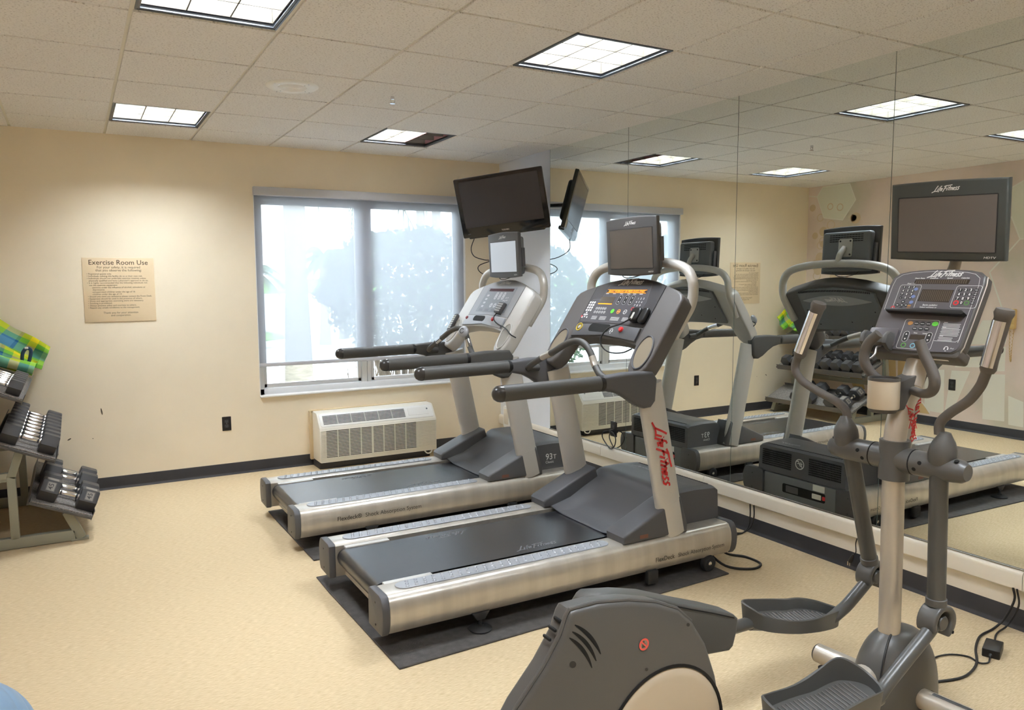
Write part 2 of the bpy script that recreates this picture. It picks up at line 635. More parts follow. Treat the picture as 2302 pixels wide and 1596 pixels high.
ceil = MB().box(((XL + XM) / 2, (YF + YW) / 2, ZC + 0.22), (XM - XL + 0.3, YW - YF + 0.3, 0.04)).build('ceiling', M_PLENUM)
struct(ceil, 'suspended ceiling of square mineral tiles in a metal grid')
xs = [XL] + [GX0 + i * T for i in range(0, 7)] + [XM]
ys = [YW] + [GY0 - j * T for j in range(1, 14) if GY0 - j * T > YF + 0.1] + [YF]
LIGHT_CELLS = [(1, 1), (4, 1), (1, 5), (4, 5), (1, 9), (4, 9)]
GAP = 0.0085
tile_full = None
for i in range(len(xs) - 1):
    for j in range(len(ys) - 1):
        if (i - 1, j) in LIGHT_CELLS:
            continue
        x0, x1, y0, y1 = xs[i], xs[i + 1], ys[j + 1], ys[j]
        gx0 = GAP if i > 0 else 0.004
        gx1 = GAP if i < len(xs) - 2 else 0.004
        gy1 = GAP if j > 0 else 0.004
        gy0 = GAP if j < len(ys) - 2 else 0.004
        full = 0 < i < len(xs) - 2 and 0 < j < len(ys) - 2
        cx, cy = (x0 + gx0 + x1 - gx1) / 2, (y0 + gy0 + y1 - gy1) / 2
        if full and tile_full is not None:
            link_copy(tile_full, ceil, (cx, cy, ZC))
            continue
        w, d = x1 - gx1 - x0 - gx0, y1 - gy1 - y0 - gy0
        tl = MB().box((0, 0, 0.007), (w, d, 0.020), 0.002, seg=1).build('ceiling_tile', M_TILE, ceil)
        tl.location = (cx, cy, ZC)
        if full:
            tile_full = tl
for x in xs[1:-1]:
    MB().box((x, (YF + YW) / 2, ZC + 0.0085), (0.024, YW - YF, 0.003)).box((x, (YF + YW) / 2, ZC + 0.026), (0.003, YW - YF, 0.034)).build('grid_runner', M_GRID, ceil)
for y in ys[1:-1]:
    MB().box(((XL + XM) / 2, y, ZC + 0.0095), (XM - XL, 0.024, 0.003)).build('grid_cross_tee', M_GRID, ceil)
MB().box(((XL + XM) / 2, YW - 0.009, ZC + 0.0005), (XM - XL, 0.018, 0.002)).build('wall_angle', M_GRID, ceil)

# ---------------------------------------------------------------- recessed ceiling fixtures
M_FIXT = mat('fixture_trim_grey', (92, 96, 102), rough=0.4, metal=0.5)
M_LOUV = mat('louver_low_brightness', (0.115, 0.102, 0.080), rough=0.5, spec=0.2)
M_LOUVD = mat('louver_pinkish', (0.20, 0.10, 0.095), rough=0.5, spec=0.2)
M_LAMP = mat('fluorescent_panel', (255, 250, 240), rough=0.5)
_b = M_LAMP.node_tree.nodes['Principled BSDF']
_b.inputs['Emission Color'].default_value = LAMP_COL + (1,)
_b.inputs['Emission Strength'].default_value = LAMP
M_DEAD = mat('unlit_lamp_panel', (206, 150, 140), rough=0.4)


def fixture(ci, cj, label, dead=False):
    cx, cy = GX0 + (ci + 0.5) * T, GY0 - (cj + 0.5) * T
    t = thing('ceiling_light', label, 'ceiling light', (cx, cy, ZC), group='recessed square louver ceiling lights')
    h = T / 2 - 0.012
    fr = MB()
    for s in (-1, 1):
        fr.box((s * (h - 0.004), 0, 0.075), (0.008, 2 * h, 0.15))
        fr.box((0, s * (h - 0.004), 0.075), (2 * h - 0.016, 0.008, 0.15))
        fr.box((s * (h - 0.013), 0, 0.005), (0.014, 2 * h, 0.006), 0.002)
        fr.box((0, s * (h - 0.013), 0.005), (2 * h - 0.04, 0.014, 0.006), 0.002)
    fr.box((0, 0, 0.153), (2 * h, 2 * h, 0.006))
    fr.build('fixture_frame', M_FIXT, t)
    inner = h - 0.022
    c3 = 2 * inner / 3
    dm = M_LOUVD if dead else M_LOUV
    for s in (-1, 1):
        # blades that curve outwards towards the top, as in a parabolic louver
        bl = [(-0.0030, 0.022), (0.0030, 0.022), (0.0016, 0.06), (0.0012, 0.122), (-0.0012, 0.122), (-0.0016, 0.06)]
        F = frame((s * c3 / 2, inner, 0), (1, 0, 0), (0, 0, 1))
        MB().prism(bl, 0, 2 * inner, F).build('louver_blade', dm if (dead and s > 0) else M_LOUV, t)
        F = frame((-inner, s * c3 / 2, 0), (0, 1, 0), (0, 0, 1))
        MB().prism(bl, 0, 2 * inner, F).build('louver_blade', M_LOUV, t)
        MB().box((s * (inner + 0.003), 0, 0.072), (0.004, 2 * inner, 0.10)).build('louver_side', dm if (dead and s > 0) else M_LOUV, t)
        MB().box((0, s * (inner + 0.003), 0.072), (2 * inner, 0.004, 0.10)).build('louver_side', M_LOUV, t)
    for k in (-1, 0, 1):
        w = c3 - 0.004
        mm = M_DEAD if (dead and k == 1) else M_LAMP
        MB().box((k * c3, 0, 0.134), (w, 2 * inner, 0.012), 0.003, seg=1).build('lamp_panel', mm, t, label='unlit reddish panel' if mm is M_DEAD else None)
    return t


fixture(1, 1, 'small-looking lit ceiling light near the back wall above the posted rules sign')
fixture(4, 1, 'ceiling light near the window with one dark reddish strip', dead=True)
fixture(1, 5, 'brightly lit ceiling light cut by the top left edge of the picture')
fixture(4, 5, 'large fully lit ceiling light above the nearer treadmill')
fixture(1, 9, 'ceiling light out of view behind the camera, on the left')
fixture(4, 9, 'ceiling light out of view behind the camera, near the mirrors')

# ceiling speaker
t = thing('ceiling_speaker', 'round white speaker grille flush in a ceiling tile', 'speaker', (1.186, 4.51, ZC))
MB().lathe([(0, -0.012), (0.085, -0.012), (0.088, -0.014), (0.14, -0.012), (0.150, -0.004), (0.151, 0.001)], n=40).build('speaker_rim', M_WHITEPL, t)
g = MB()
for r in [0.012 + 0.0075 * i for i in range(10)]:
    g.lathe([(r - 0.0022, -0.0118), (r - 0.001, -0.0145), (r + 0.001, -0.0145), (r + 0.0022, -0.0118)], n=32)
g.build('speaker_grille', mat('grille_white', (250, 249, 247), rough=0.5), t)
for k in range(4):
    for r in (0.1, 0.132):
        a = k * PI / 2 + 0.5
        MB().lathe([(0, -0.016), (0.004, -0.0155), (0.004, -0.012)], Matrix.Translation((r * math.cos(a), r * math.sin(a), 0)), 8).build('screw', M_CHROME, t)
# sprinkler
t = thing('sprinkler_head', 'small chrome fire sprinkler hanging from a ceiling tile', 'sprinkler', (1.793, 4.48, ZC))
MB().lathe([(0, -0.002), (0.034, -0.003), (0.042, -0.001), (0.042, 0.001), (0, 0.001)], n=28).build('escutcheon', M_CHROME, t)
MB().lathe([(0, -0.02), (0.012, -0.02), (0.012, -0.002), (0, -0.002)], n=16).build('body', M_CHROME, t)
sp = MB()
for s in (-1, 1):
    sp.tube([(s * 0.011, 0, -0.018), (s * 0.014, 0, -0.03), (s * 0.004, 0, -0.042)], 0.0025, 6)
sp.build('frame_arm', M_CHROME, t)
df = MB().lathe([(0, -0.046), (0.017, -0.046), (0.017, -0.043), (0, -0.043)], n=16)
df.build('deflector', M_CHROME, t)

# ---------------------------------------------------------------- window with roller shade
M_FRAME = mat('white_window_vinyl', (236, 238, 240), rough=0.35)
M_SILLW = mat('white_sill', (240, 240, 238), rough=0.4)
win = empty_struct('window_1', ((WX0 + WX1) / 2, YW, WZ0))
YFm = YW + 0.10
f = MB()
xm = 2.32
fw = 0.055
f.box(((WX0 + WX1) / 2, YFm, WZ0 + 0.03), (WX1 - WX0, 0.06, 0.06), 0.004)
f.box(((WX0 + WX1) / 2, YFm, WZ1 - 0.03), (WX1 - WX0, 0.06, 0.06), 0.004)
for x in (WX0 + fw / 2, WX1 - fw / 2):
    f.box((x, YFm, (WZ0 + WZ1) / 2), (fw, 0.06, WZ1 - WZ0), 0.004)
f.box((xm, YFm, (WZ0 + WZ1) / 2), (0.05, 0.05, WZ1 - WZ0 - 0.1), 0.004)
f.box((xm + 0.045, YFm - 0.005, (WZ0 + WZ1) / 2), (0.035, 0.045, WZ1 - WZ0 - 0.1), 0.004)
f.build('window_frame', M_FRAME, win, world=True)
sash = MB()
for (x0, x1, yo) in ((WX0 + fw, xm - 0.025, 0.012), (xm + 0.065, WX1 - fw, -0.004)):
    for (c, d) in (((x0 + 0.015, YFm + yo, (WZ0 + WZ1) / 2), (0.03, 0.03, WZ1 - WZ0 - 0.13)), ((x1 - 0.015, YFm + yo, (WZ0 + WZ1) / 2), (0.03, 0.03, WZ1 - WZ0 - 0.13)),
                   (((x0 + x1) / 2, YFm + yo, WZ0 + 0.08), (x1 - x0, 0.03, 0.035)), (((x0 + x1) / 2, YFm + yo, WZ1 - 0.08), (x1 - x0, 0.03, 0.035))):
        sash.box(c, d, 0.003)
sash.build('window_sash', M_FRAME, win, world=True)
M_GLASS = bpy.data.materials.new('window_glass')
M_GLASS.use_nodes = True
nt = M_GLASS.node_tree
nt.nodes.clear()
o_ = nt.nodes.new('ShaderNodeOutputMaterial')
tr = nt.nodes.new('ShaderNodeBsdfTransparent')
tr.inputs[0].default_value = (0.93, 0.96, 0.96, 1)
gl = nt.nodes.new('ShaderNodeBsdfGlossy')
gl.inputs['Roughness'].default_value = 0.02
mxs = nt.nodes.new('ShaderNodeMixShader')
fr = nt.nodes.new('ShaderNodeFresnel')
fr.inputs[0].default_value = 1.45
nt.links.new(fr.outputs[0], mxs.inputs[0])
nt.links.new(tr.outputs[0], mxs.inputs[1])
nt.links.new(gl.outputs[0], mxs.inputs[2])
nt.links.new(mxs.outputs[0], o_.inputs[0])
for (x0, x1, yo) in ((WX0 + fw, xm - 0.02, 0.012), (xm + 0.06, WX1 - fw, -0.004)):
    MB().box(((x0 + x1) / 2, YFm + yo, (WZ0 + WZ1) / 2), (x1 - x0, 0.004, WZ1 - WZ0 - 0.15)).build('window_pane', M_GLASS, win, world=True)
rv = MB()
rv.box(((WX0 + WX1) / 2, YW + 0.045, WZ0 + 0.003), (WX1 - WX0 - 0.002, 0.13, 0.014), 0.003)
rv.build('window_sill', M_SILLW, win, world=True)
rv = MB()
for x in (WX0 + 0.003, WX1 - 0.003):
    rv.box((x, YW + 0.05, (WZ0 + WZ1) / 2), (0.006, 0.1, WZ1 - WZ0))
rv.box(((WX0 + WX1) / 2, YW + 0.05, WZ1 - 0.003), (WX1 - WX0, 0.1, 0.006))
rv.build('window_reveal', M_SILLW, win, world=True)

# roller shade: thin open weave that lets part of the view through
M_SHADE = bpy.data.materials.new('solar_shade_weave')
M_SHADE.use_nodes = True
nt = M_SHADE.node_tree
nt.nodes.clear()
o_ = nt.nodes.new('ShaderNodeOutputMaterial')
tr = nt.nodes.new('ShaderNodeBsdfTransparent')
tl = nt.nodes.new('ShaderNodeBsdfTranslucent')
tl.inputs[0].default_value = (0.71, 0.735, 0.80, 1)
df = nt.nodes.new('ShaderNodeBsdfDiffuse')
df.inputs[0].default_value = (0.6, 0.6, 0.6, 1)
m1 = nt.nodes.new('ShaderNodeMixShader')
m1.inputs[0].default_value = 0.80
m2 = nt.nodes.new('ShaderNodeMixShader')
nt.links.new(df.outputs[0], m1.inputs[1])
nt.links.new(tl.outputs[0], m1.inputs[2])
m2.inputs[0].default_value = 0.58
nt.links.new(tr.outputs[0], m2.inputs[1])
nt.links.new(m1.outputs[0], m2.inputs[2])
nt.links.new(m2.outputs[0], o_.inputs[0])
sh = thing('roller_shade', 'pale translucent roller shade pulled most of the way down the window', 'window shade', ((WX0 + WX1) / 2, YW + 0.02, 2.39))
MB().box(((WX0 + WX1) / 2, YW + 0.02, (0.91 + 2.34) / 2), (WX1 - WX0 - 0.012, 0.0012, 2.34 - 0.91)).build('shade_fabric', M_SHADE, sh, world=True)
M_FASC = mat('shade_fascia_grey', (196, 198, 204), rough=0.4)
MB().box(((WX0 + WX1) / 2, YW - 0.004, 2.361), (WX1 - WX0 + 0.006, 0.075, 0.07), 0.006).build('fascia', M_FASC, sh, world=True)
MB().box(((WX0 + WX1) / 2, YW + 0.02, 0.905), (WX1 - WX0 - 0.012, 0.012, 0.032), 0.004).build('bottom_bar', M_FASC, sh, world=True)
bc = MB()
for k in range(90):
    bc.lathe([(0, -0.004), (0.0035, -0.002), (0.0035, 0.002), (0, 0.004)], Matrix.Translation((WX1 - 0.012, YW - 0.03, 2.32 - k * 0.011)), 6)
bc.build('bead_chain', M_WHITEPL, sh, world=True, kind='stuff')

# ---------------------------------------------------------------- mirrors and the rail under them
M_MIRROR = mat('mirror_silvering', (0.85, 0.895, 0.875), rough=0.0, metal=1.0)
M_MEDGE = mat('mirror_edge_green', (96, 112, 108), rough=0.2)
YS = [5.627, 4.567, 3.500, 2.470, 1.410, 0.350]
mlab = ['narrow-looking mirror panel nearest the window wall, beside the bare wall', 'second mirror panel from the window wall, behind the farther treadmill',
        'mirror panel behind the nearer treadmill', 'mirror panel behind the elliptical trainer, at the right edge', 'mirror panel beyond the right edge of the picture']
for k in range(5):
    y0, y1 = YS[k + 1] + 0.0015, YS[k] - 0.0015
    t = thing('mirror_panel', mlab[k], 'mirror', (XM - 0.004, (y0 + y1) / 2, 1.5), group='tall frameless mirror panels on the right wall')
    MB().box((XM - 0.0045, (y0 + y1) / 2, (0.282 + ZC) / 2), (0.003, y1 - y0, ZC - 0.282)).build('mirror_glass', M_MIRROR, t, world=True)
    e = MB()
    for y in (y0 - 0.0006, y1 + 0.0006):
        e.box((XM - 0.0035, y, (0.282 + ZC) / 2), (0.006, 0.0011, ZC - 0.282))
    e.build('mirror_edge', M_MEDGE, t, world=True)

rail = [(0, 0.186), (0.020, 0.186), (0.026, 0.192), (0.027, 0.255), (0.022, 0.270), (0.014, 0.277), (0, 0.279)]
YJ = [6.53, 4.86, 3.72, 1.75, -1.29]
tr_ = empty_struct('trim_1')
tr_['label'] = 'painted wooden rail along the foot of the mirrors'
for a, b_ in zip(YJ, YJ[1:]):
    MB().prism(rail, 0, a - b_ - 0.003, frame((XM, b_, 0), (-1, 0, 0), (0, 0, 1))).build('rail_board', M_TRIM, tr_)
MB().box((XM - 0.002, (6.53 - 1.29) / 2, 0.142), (0.004, 7.80, 0.088)).build('lower_board', M_TRIM, tr_)
ch = MB().box((XM - 0.008, (YS[0] + 0.35) / 2, 0.2815), (0.014, YS[0] - 0.35, 0.006), 0.001)
ch.build('mirror_channel', mat('channel_metal', (150, 150, 148), rough=0.25, metal=0.9), tr_)


# ---------------------------------------------------------------- outlets, wall box, sign
def outlet(name, label, M, horizontal=False, plugs=False):
    t = thing(name, label, 'outlet', M.to_translation(), group='black wall outlets')
    M = Matrix.Translation(-M.to_translation()) @ M
    MB().prism(rrect(0.072, 0.118, 0.004), 0, 0.005, M, bev=0.002).build('cover_plate', M_BLACK, t)
    for s in (-1, 1):
        MB().prism(rrect(0.034, 0.029, 0.009, cy=s * 0.0195), 0.005, 0.007, M).build('socket', M_BASE, t)
        h = MB()
        for dx in (-0.006, 0.006):
            h.box((dx, s * 0.0195 + 0.003, 0.0072), (0.002, 0.008, 0.001), 0, M)
        h.prism(ellipse(0.0025, 0.0025, 8, 0, s * 0.0195 - 0.007), 0.0068, 0.0076, M)
        h.build('socket_slot', mat('slot_grey', (120, 120, 120)), t)
    MB().lathe([(0, 0.0065), (0.003, 0.006), (0.003, 0.005)], M, 8).build('screw', M_CHROME, t)
    return t


outlet('wall_outlet', 'black outlet low on the cream wall left of the air conditioner', frame((1.078, YW, 0.435), (1, 0, 0), (0, 0, 1)))
outlet('wall_outlet', 'black outlet set in the mirror with a plugged cord', frame((XM - 0.006, 4.715, 0.43), (0, -1, 0), (0, 0, 1)))
outlet('wall_outlet', 'black outlet on the hexagon mural wall, seen only in the mirror', frame((XL + 0.002, 4.655, 0.47), (0, 1, 0), (0, 0, 1)))

t = thing('wall_box', 'white plastic box low on the bare wall by the window corner', 'wall box', (XM, 6.36, 0.275))
MB().prism(rrect(0.125, 0.215, 0.02), 0, 0.035, frame((XM, 6.36, 0.275), (0, -1, 0), (0, 0, 1)), bev=0.006).build('housing', M_WHITEPL, t, world=True)
MB().prism(rrect(0.085, 0.15, 0.012), 0.035, 0.038, frame((XM, 6.36, 0.28), (0, -1, 0), (0, 0, 1)), bev=0.001).build('cover', M_TRIM, t, world=True)

M_SIGN = mat('sign_tan', (226, 204, 168), rough=0.45, noise=(3, 0.03))
M_INK = mat('sign_brown_ink', (84, 66, 48), rough=0.6)
t = thing('rules_sign', 'tan square sign of exercise room rules on the cream wall', 'sign', (0.328, YW, 1.557))
MB().prism(rrect(0.500, 0.490, 0.003), 0, 0.006, frame((0.328, YW, 1.557), (1, 0, 0), (0, 0, 1)), bev=0.0015).build('sign_board', M_SIGN, t, world=True)
Fs = frame((0.328, YW - 0.0066, 1.557), (1, 0, 0), (0, 0, 1))
tx = MB()
put_text(tx, 'Exercise Room Use', 0, 0.208, 0.052, Fs, bold=0.004, sx=1.0)
put_text(tx, 'For your safety, it is required', 0, 0.172, 0.0255, Fs)
put_text(tx, 'that you observe the following:', 0, 0.149, 0.0255, Fs)
SL = [(0, '\u2022 Registered guests only.'), (0, '\u2022 Individuals utilizing this facility do so at their own risk.'), (0, '\u2022 Individuals should not undertake exercise routines unless'),
      (1, 'physically qualified and have a physician\'s approval to do so.'), (0, '\u2022 It is highly recommended that the following individuals not'), (1, 'use the exercise equipment:'),
      (2, '-persons under the influence of alcohol, stimulants or'), (2, ' depressants'), (2, '-unsupervised children under the age of 16'), (2, '-children under the age of 14'),
      (0, '\u2022 Should you need any assistance please contact the Front Desk.'), (0, '\u2022 Equipment should be used in the presence of others.'),
      (0, '\u2022 Shoes and appropriate exercising attire are necessary.'), (0, '\u2022 Smoking is prohibited.'), (0, '\u2022 Always practice safety and courtesy to others.'),
      (0, '\u2022 Report any unsafe conditions to the management.')]
for k, (ind, s) in enumerate(SL):
    put_text(tx, s, -0.222 + (0, 0.012, 0.03)[ind], 0.122 - k * 0.0172, 0.0172, Fs, align='LEFT')
put_text(tx, 'Thank you for your attention', 0, -0.176, 0.0205, Fs)
put_text(tx, 'and cooperation.', 0, -0.196, 0.0205, Fs)
tx.build('sign_lettering', M_INK, t, world=True, kind='stuff')

# ---------------------------------------------------------------- air conditioner under the window
M_AC = mat('ac_ivory_plastic', (228, 224, 212), rough=0.45)
M_ACT = mat('ac_white_plastic', (234, 233, 228), rough=0.4)
ac = thing('air_conditioner', 'ivory through-wall air conditioner under the window', 'air conditioner', (2.33, YW, 0))
AX0, AX1, AY = 1.79, 2.885, 6.275
sl = MB()
sl.box(((AX0 + AX1) / 2 - 0.01, YW - 0.02, 0.478), (1.10, 0.04, 0.022), 0.003)
sl.box((AX0 - 0.005, YW - 0.02, 0.27), (0.03, 0.04, 0.43), 0.003)
sl.box((AX0 + 0.018, YW - 0.07, 0.27), (0.016, 0.11, 0.40), 0.002)
sl.build('wall_sleeve', mat('sleeve_tan', (216, 196, 158), rough=0.5), ac, world=True)
# cabinet: profile in (depth from front, z)
prof = [(0, 0.062), (0, 0.352), (0.015, 0.372), (0.085, 0.468), (0.105, 0.482), (0.215, 0.482), (0.215, 0.062)]
MB().prism(prof, 0, AX1 - AX0, frame((AX0, AY, 0), (0, 1, 0), (0, 0, 1)), bev=0.010).build('cabinet', M_AC, ac, world=True)
FA = frame(((AX0 + AX1) / 2, AY + 0.050, 0.4205), (1, 0, 0), (0, 0.588, 0.808))
MB().prism(rrect(1.06, 0.125, 0.02, cy=0.0), -0.004, 0.003, FA, bev=0.002).build('top_panel', M_ACT, ac, world=True)
g = MB()
for k in range(7):
    g.box((-0.125, -0.038 + k * 0.0128, 0.0034), (0.755, 0.0062, 0.0016), 0, FA)
g.build('discharge_slot', mat('slot_dark', (72, 74, 78), rough=0.7), ac, world=True, kind='stuff')
g = MB()
for k in range(6):
    g.box((-0.125, -0.0445 + k * 0.0128 + 0.0128, 0.0050), (0.755, 0.0042, 0.002), 0.0008, FA, seg=1)
for k in range(1, 6):
    g.box((-0.125 - 0.3775 + k * 0.1258, 0, 0.005), (0.004, 0.088, 0.002), 0, FA)
g.build('discharge_vane', M_ACT, ac, world=True, kind='stuff')
MB().prism(rrect(0.20, 0.075, 0.006, cx=0.385, cy=0.005), 0.003, 0.0045, FA).build('control_lid', M_ACT, ac, world=True)
MB().prism(ellipse(0.008, 0.008, 16, 0.475, 0.022), 0.0045, 0.0052, FA).build('maker_badge', mat('badge_grey', (120, 124, 130), metal=0.6, rough=0.3), ac, world=True)
FG = frame(((AX0 + AX1) / 2, AY - 0.0006, 0), (1, 0, 0), (0, 0, 1))
g = MB()
NS = 19
for k in range(NS):
    z = 0.108 + k * 0.0125
    g.box((-0.075, z, 0), (0.84, 0.0060, 0.0016), 0, FG)
g.build('intake_slot', mat('slot_brown', (52, 46, 42), rough=0.8), ac, world=True, kind='stuff')
g = MB()
for k in range(NS + 1):
    z = 0.108 + k * 0.0125 - 0.00625
    g.box((0, z, 0.002), (1.07, 0.0052, 0.006), 0.0015, FG, seg=1)
for k in range(9):
    g.box((-0.075 - 0.42 + k * 0.105, 0.22, 0.0015), (0.008 if k != 4 else 0.016, 0.235, 0.004), 0, FG)
g.box((0.44, 0.22, -0.0005), (0.19, 0.235, 0.001), 0, FG)
g.build('intake_grille', M_AC, ac, world=True, kind='stuff')
sb = MB()
sb.box(((AX0 + AX1) / 2 - 0.025, (AY + YW) / 2 + 0.012, 0.031), (AX1 - AX0 - 0.06, YW - AY - 0.06, 0.062), 0.003)
sb.build('sub_base', M_BASE, ac, world=True)
MB().tube([(2.76, AY + 0.02, 0.07), (2.79, AY + 0.01, 0.035), (2.83, AY + 0.015, 0.04), (2.845, AY + 0.02, 0.07)], 0.006, 8, k=5).build('drain_hose', M_WHITEPL, ac, world=True)
# ================================================================ outside the window
GZ = -0.15
M_PAVE = mat('pale_concrete', (206, 206, 202), rough=0.9, noise=(0.6, 0.06))
M_LAWN = mat('lawn_grass', (120, 168, 82), rough=0.95, noise=(1.2, 0.2), bump=(60, 0.4))
M_LEAF = mat('hedge_leaf', (74, 92, 66), rough=0.6, noise=(5, 0.25))
M_LEAF2 = mat('palm_frond', (98, 124, 84), rough=0.6, noise=(3, 0.2))
M_BARK = mat('hedge_bark', (88, 78, 68), rough=0.9, noise=(12, 0.3))
M_PALMB = mat('palm_bark', (150, 142, 130), rough=0.95, noise=(6, 0.2, 4, (1, 1, 5)), bump=(10, 0.5, (1, 1, 6)))
struct(MB().box((10, 26, GZ - 0.05), (110, 38.6, 0.1)).build('pavement', M_PAVE), 'pale paved drive outside the window')
ramp = MB().grid(lambda u, v: (-30 + 110 * u, 34 + 11.2 * v, GZ + 0.01 + 1.2 * v * v), 12, 8).build('drive_ramp', M_PAVE)
struct(ramp, 'pale drive rising away from the window')
bm_ = MB().grid(lambda u, v: (-30 + 110 * u, 45 + 9 * v, GZ + 1.19 + 0.85 * math.sin(min(1, v * 1.3) * PI / 2)), 24, 8)
struct(bm_.build('lawn_bank', M_LAWN), 'green grass bank across the drive')
lw = MB()
ring = ellipse(1.9, 3.6, 30, 4.0, 24.5)
lw.prism(ring, GZ, GZ + 0.12, None, bev=0.03)
isl = struct(lw.build('grass_island', M_LAWN), 'rounded grass island by the drive')
ring = ellipse(2.05, 3.75, 30, 4.0, 24.5)
cb = MB()
cb.tube([(x, y, GZ + 0.05) for x, y in ring + ring[:1]], 0.14, 8)
cb.build('island_kerb', M_PAVE, isl)


def leaf_cloud(mb, n, fn, size):
    bm = bmesh.new()
    for i in range(n):
        p, nrm = fn()
        a = Vector((random.gauss(0, 1), random.gauss(0, 1), random.gauss(0, 1))).normalized()
        nrm = (nrm + 0.8 * Vector((random.gauss(0, 1), random.gauss(0, 1), random.gauss(0, 1)))).normalized()
        ex = nrm.cross(a)
        if ex.length < 1e-3:
            continue
        ex.normalize()
        ey = nrm.cross(ex)
        s = size * random.uniform(0.7, 1.35)
        bm.faces.new([bm.verts.new(p + ex * (s * c) + ey * (s * d)) for c, d in ((-0.5, 0), (0, -0.28), (0.6, 0), (0, 0.28))])
    mb.add(bm)


def hedge_tree(name, label, c, r, n, base, group='clipped round trees outside the window', stems=7):
    t = thing(name, label, 'tree', (base[0], base[1], GZ), group=group)
    mb = MB()

    def shell():
        while True:
            d = Vector((random.gauss(0, 1), random.gauss(0, 1), random.gauss(0, 1))).normalized()
            if d.z < -0.55 and random.random() < 0.55:
                continue
            q = random.uniform(0.72, 1.0) ** 0.5
            if d.z < -0.25 and random.random() < 0.25:
                continue
            w = 1 + 0.04 * math.sin(9 * d.x) + 0.04 * math.sin(11 * d.z + 2) + 0.03 * math.sin(14 * d.y)
            return Vector(c) + Vector((d.x * r[0], d.y * r[1], d.z * r[2])) * (q * w), d
    leaf_cloud(mb, n, shell, 0.085)
    mb.build('foliage', M_LEAF, t, world=True, kind='stuff')
    for k in range(stems):
        a = 2 * PI * k / stems + 0.3
        b = Vector((base[0] + 0.12 * math.cos(a), base[1] + 0.12 * math.sin(a), GZ - 0.03))
        e = Vector((c[0] + r[0] * 0.62 * math.cos(a), c[1] + r[1] * 0.62 * math.sin(a), c[2] + random.uniform(-0.15, 0.35)))
        mid = b.lerp(e, 0.45) + Vector((random.uniform(-.1, .1), random.uniform(-.1, .1), 0.12))
        st = MB().tube([b, mid, e], [0.055, 0.035, 0.016], 7, k=5)
        br = mid + Vector((random.uniform(-.4, .4), random.uniform(-.2, .2), random.uniform(0.25, 0.5)))
        st.tube([mid, mid.lerp(br, 0.5) + Vector((0.03, 0, 0.05)), br], [0.025, 0.018, 0.01], 6, k=4)
        st.build('stem', M_BARK, t, world=True)
    return t


hedge_tree('clipped_tree', 'large rounded clipped tree on many thin stems outside the window', (4.05, 9.6, 1.5), (1.28, 1.1, 0.83), 10500, (3.95, 9.6))
hedge_tree('clipped_tree', 'rounded clipped tree at the left edge of the window view', (1.05, 10.1, 1.15), (0.92, 0.9, 1.1), 6500, (1.0, 10.1), stems=5)
hedge_tree('clipped_tree', 'rounded clipped tree seen through the window only in the mirror', (-1.15, 8.9, 1.35), (1.1, 0.9, 1.15), 7000, (-1.15, 8.9), stems=5)


def fronds(mb, top, n, length, droop, width=0.05):
    for k in range(n):
        a = 2 * PI * k / n + random.uniform(-.2, .2)
        el = random.uniform(-0.35, 0.9)
        L_ = length * random.uniform(0.8, 1.1)
        d = Vector((math.cos(a), math.sin(a), 0))
        spine = []
        for j in range(9):
            t = j / 8
            spine.append(Vector(top) + d * (L_ * t * math.cos(el * (1 - t))) + Vector((0, 0, L_ * (math.sin(el) * t - droop * t * t))))
        mb.tube(spine, [0.018, 0.006], 4)
        bm = bmesh.new()
        for j in range(1, 9):
            for q in range(3):
                p = spine[j - 1].lerp(spine[j], q / 3)
                tdir = (spine[j] - spine[j - 1]).normalized()
                sd = tdir.cross(Vector((0, 0, 1)))
                if sd.length < 1e-3:
                    continue
                sd.normalize()
                for s in (-1, 1):
                    tip = p + sd * (s * 0.34 * L_ * (1 - 0.55 * abs(j / 8 - 0.4))) * 0.5 + tdir * 0.18 - Vector((0, 0, 0.16))
                    wv = tdir * width * 0.5
                    bm.faces.new([bm.verts.new(p - wv), bm.verts.new(p + wv), bm.verts.new(tip)])
        mb.add(bm)


def palm(name, label, base, h, r, top, n=12, L_=1.7, droop=0.55, lean=(0, 0)):
    t = thing(name, label, 'palm tree', (base[0], base[1], GZ), group='palms outside the window')
    pts, rad = [], []
    for k in range(13):
        q = k / 12
        pts.append((base[0] + lean[0] * q, base[1] + lean[1] * q, GZ - 0.03 + h * q))
        rad.append(r * (1.28 - 0.42 * min(1, q * 2.2)) if k else r * 1.5)
    MB().tube(pts, rad, 16).build('palm_trunk', M_PALMB, t, world=True)
    mb = MB()
    fronds(mb, (base[0] + lean[0], base[1] + lean[1], GZ + h), n, L_, droop)
    mb.build('palm_crown', M_LEAF2, t, world=True, kind='stuff')
    return t


palm('palm_tree', 'thick grey palm trunk close outside the left window pane', (2.47, 9.5), 4.2, 0.155, 0, n=14, L_=1.6, droop=0.75, lean=(0.0, 0))
palm('palm_tree', 'thin palm trunk behind the clipped tree, left one of the close pair', (9.0, 20.5), 5.6, 0.14, 0, L_=2.0)
palm('palm_tree', 'thin palm trunk behind the clipped tree, right one of the close pair', (10.9, 23.5), 6.2, 0.17, 0, L_=2.0)
palm('palm_tree', 'tall palm whose drooping fronds hang into the top of the left pane', (4.46, 12.8), 3.9, 0.12, 0, n=13, L_=1.25, droop=0.8)
for k, (x, y, h, lab) in enumerate(((6.3, 21.2, 2.55, 'small distant bushy palm between the big trunk and the clipped tree'), (7.5, 23.2, 2.6, 'small distant palm just left of the clipped tree top'),
                                    (5.2, 25.5, 2.2, 'lowest distant palm beside the big trunk'))):
    palm('palm_tree', lab, (x, y), h, 0.13, 0, n=22, L_=0.95, droop=0.7)

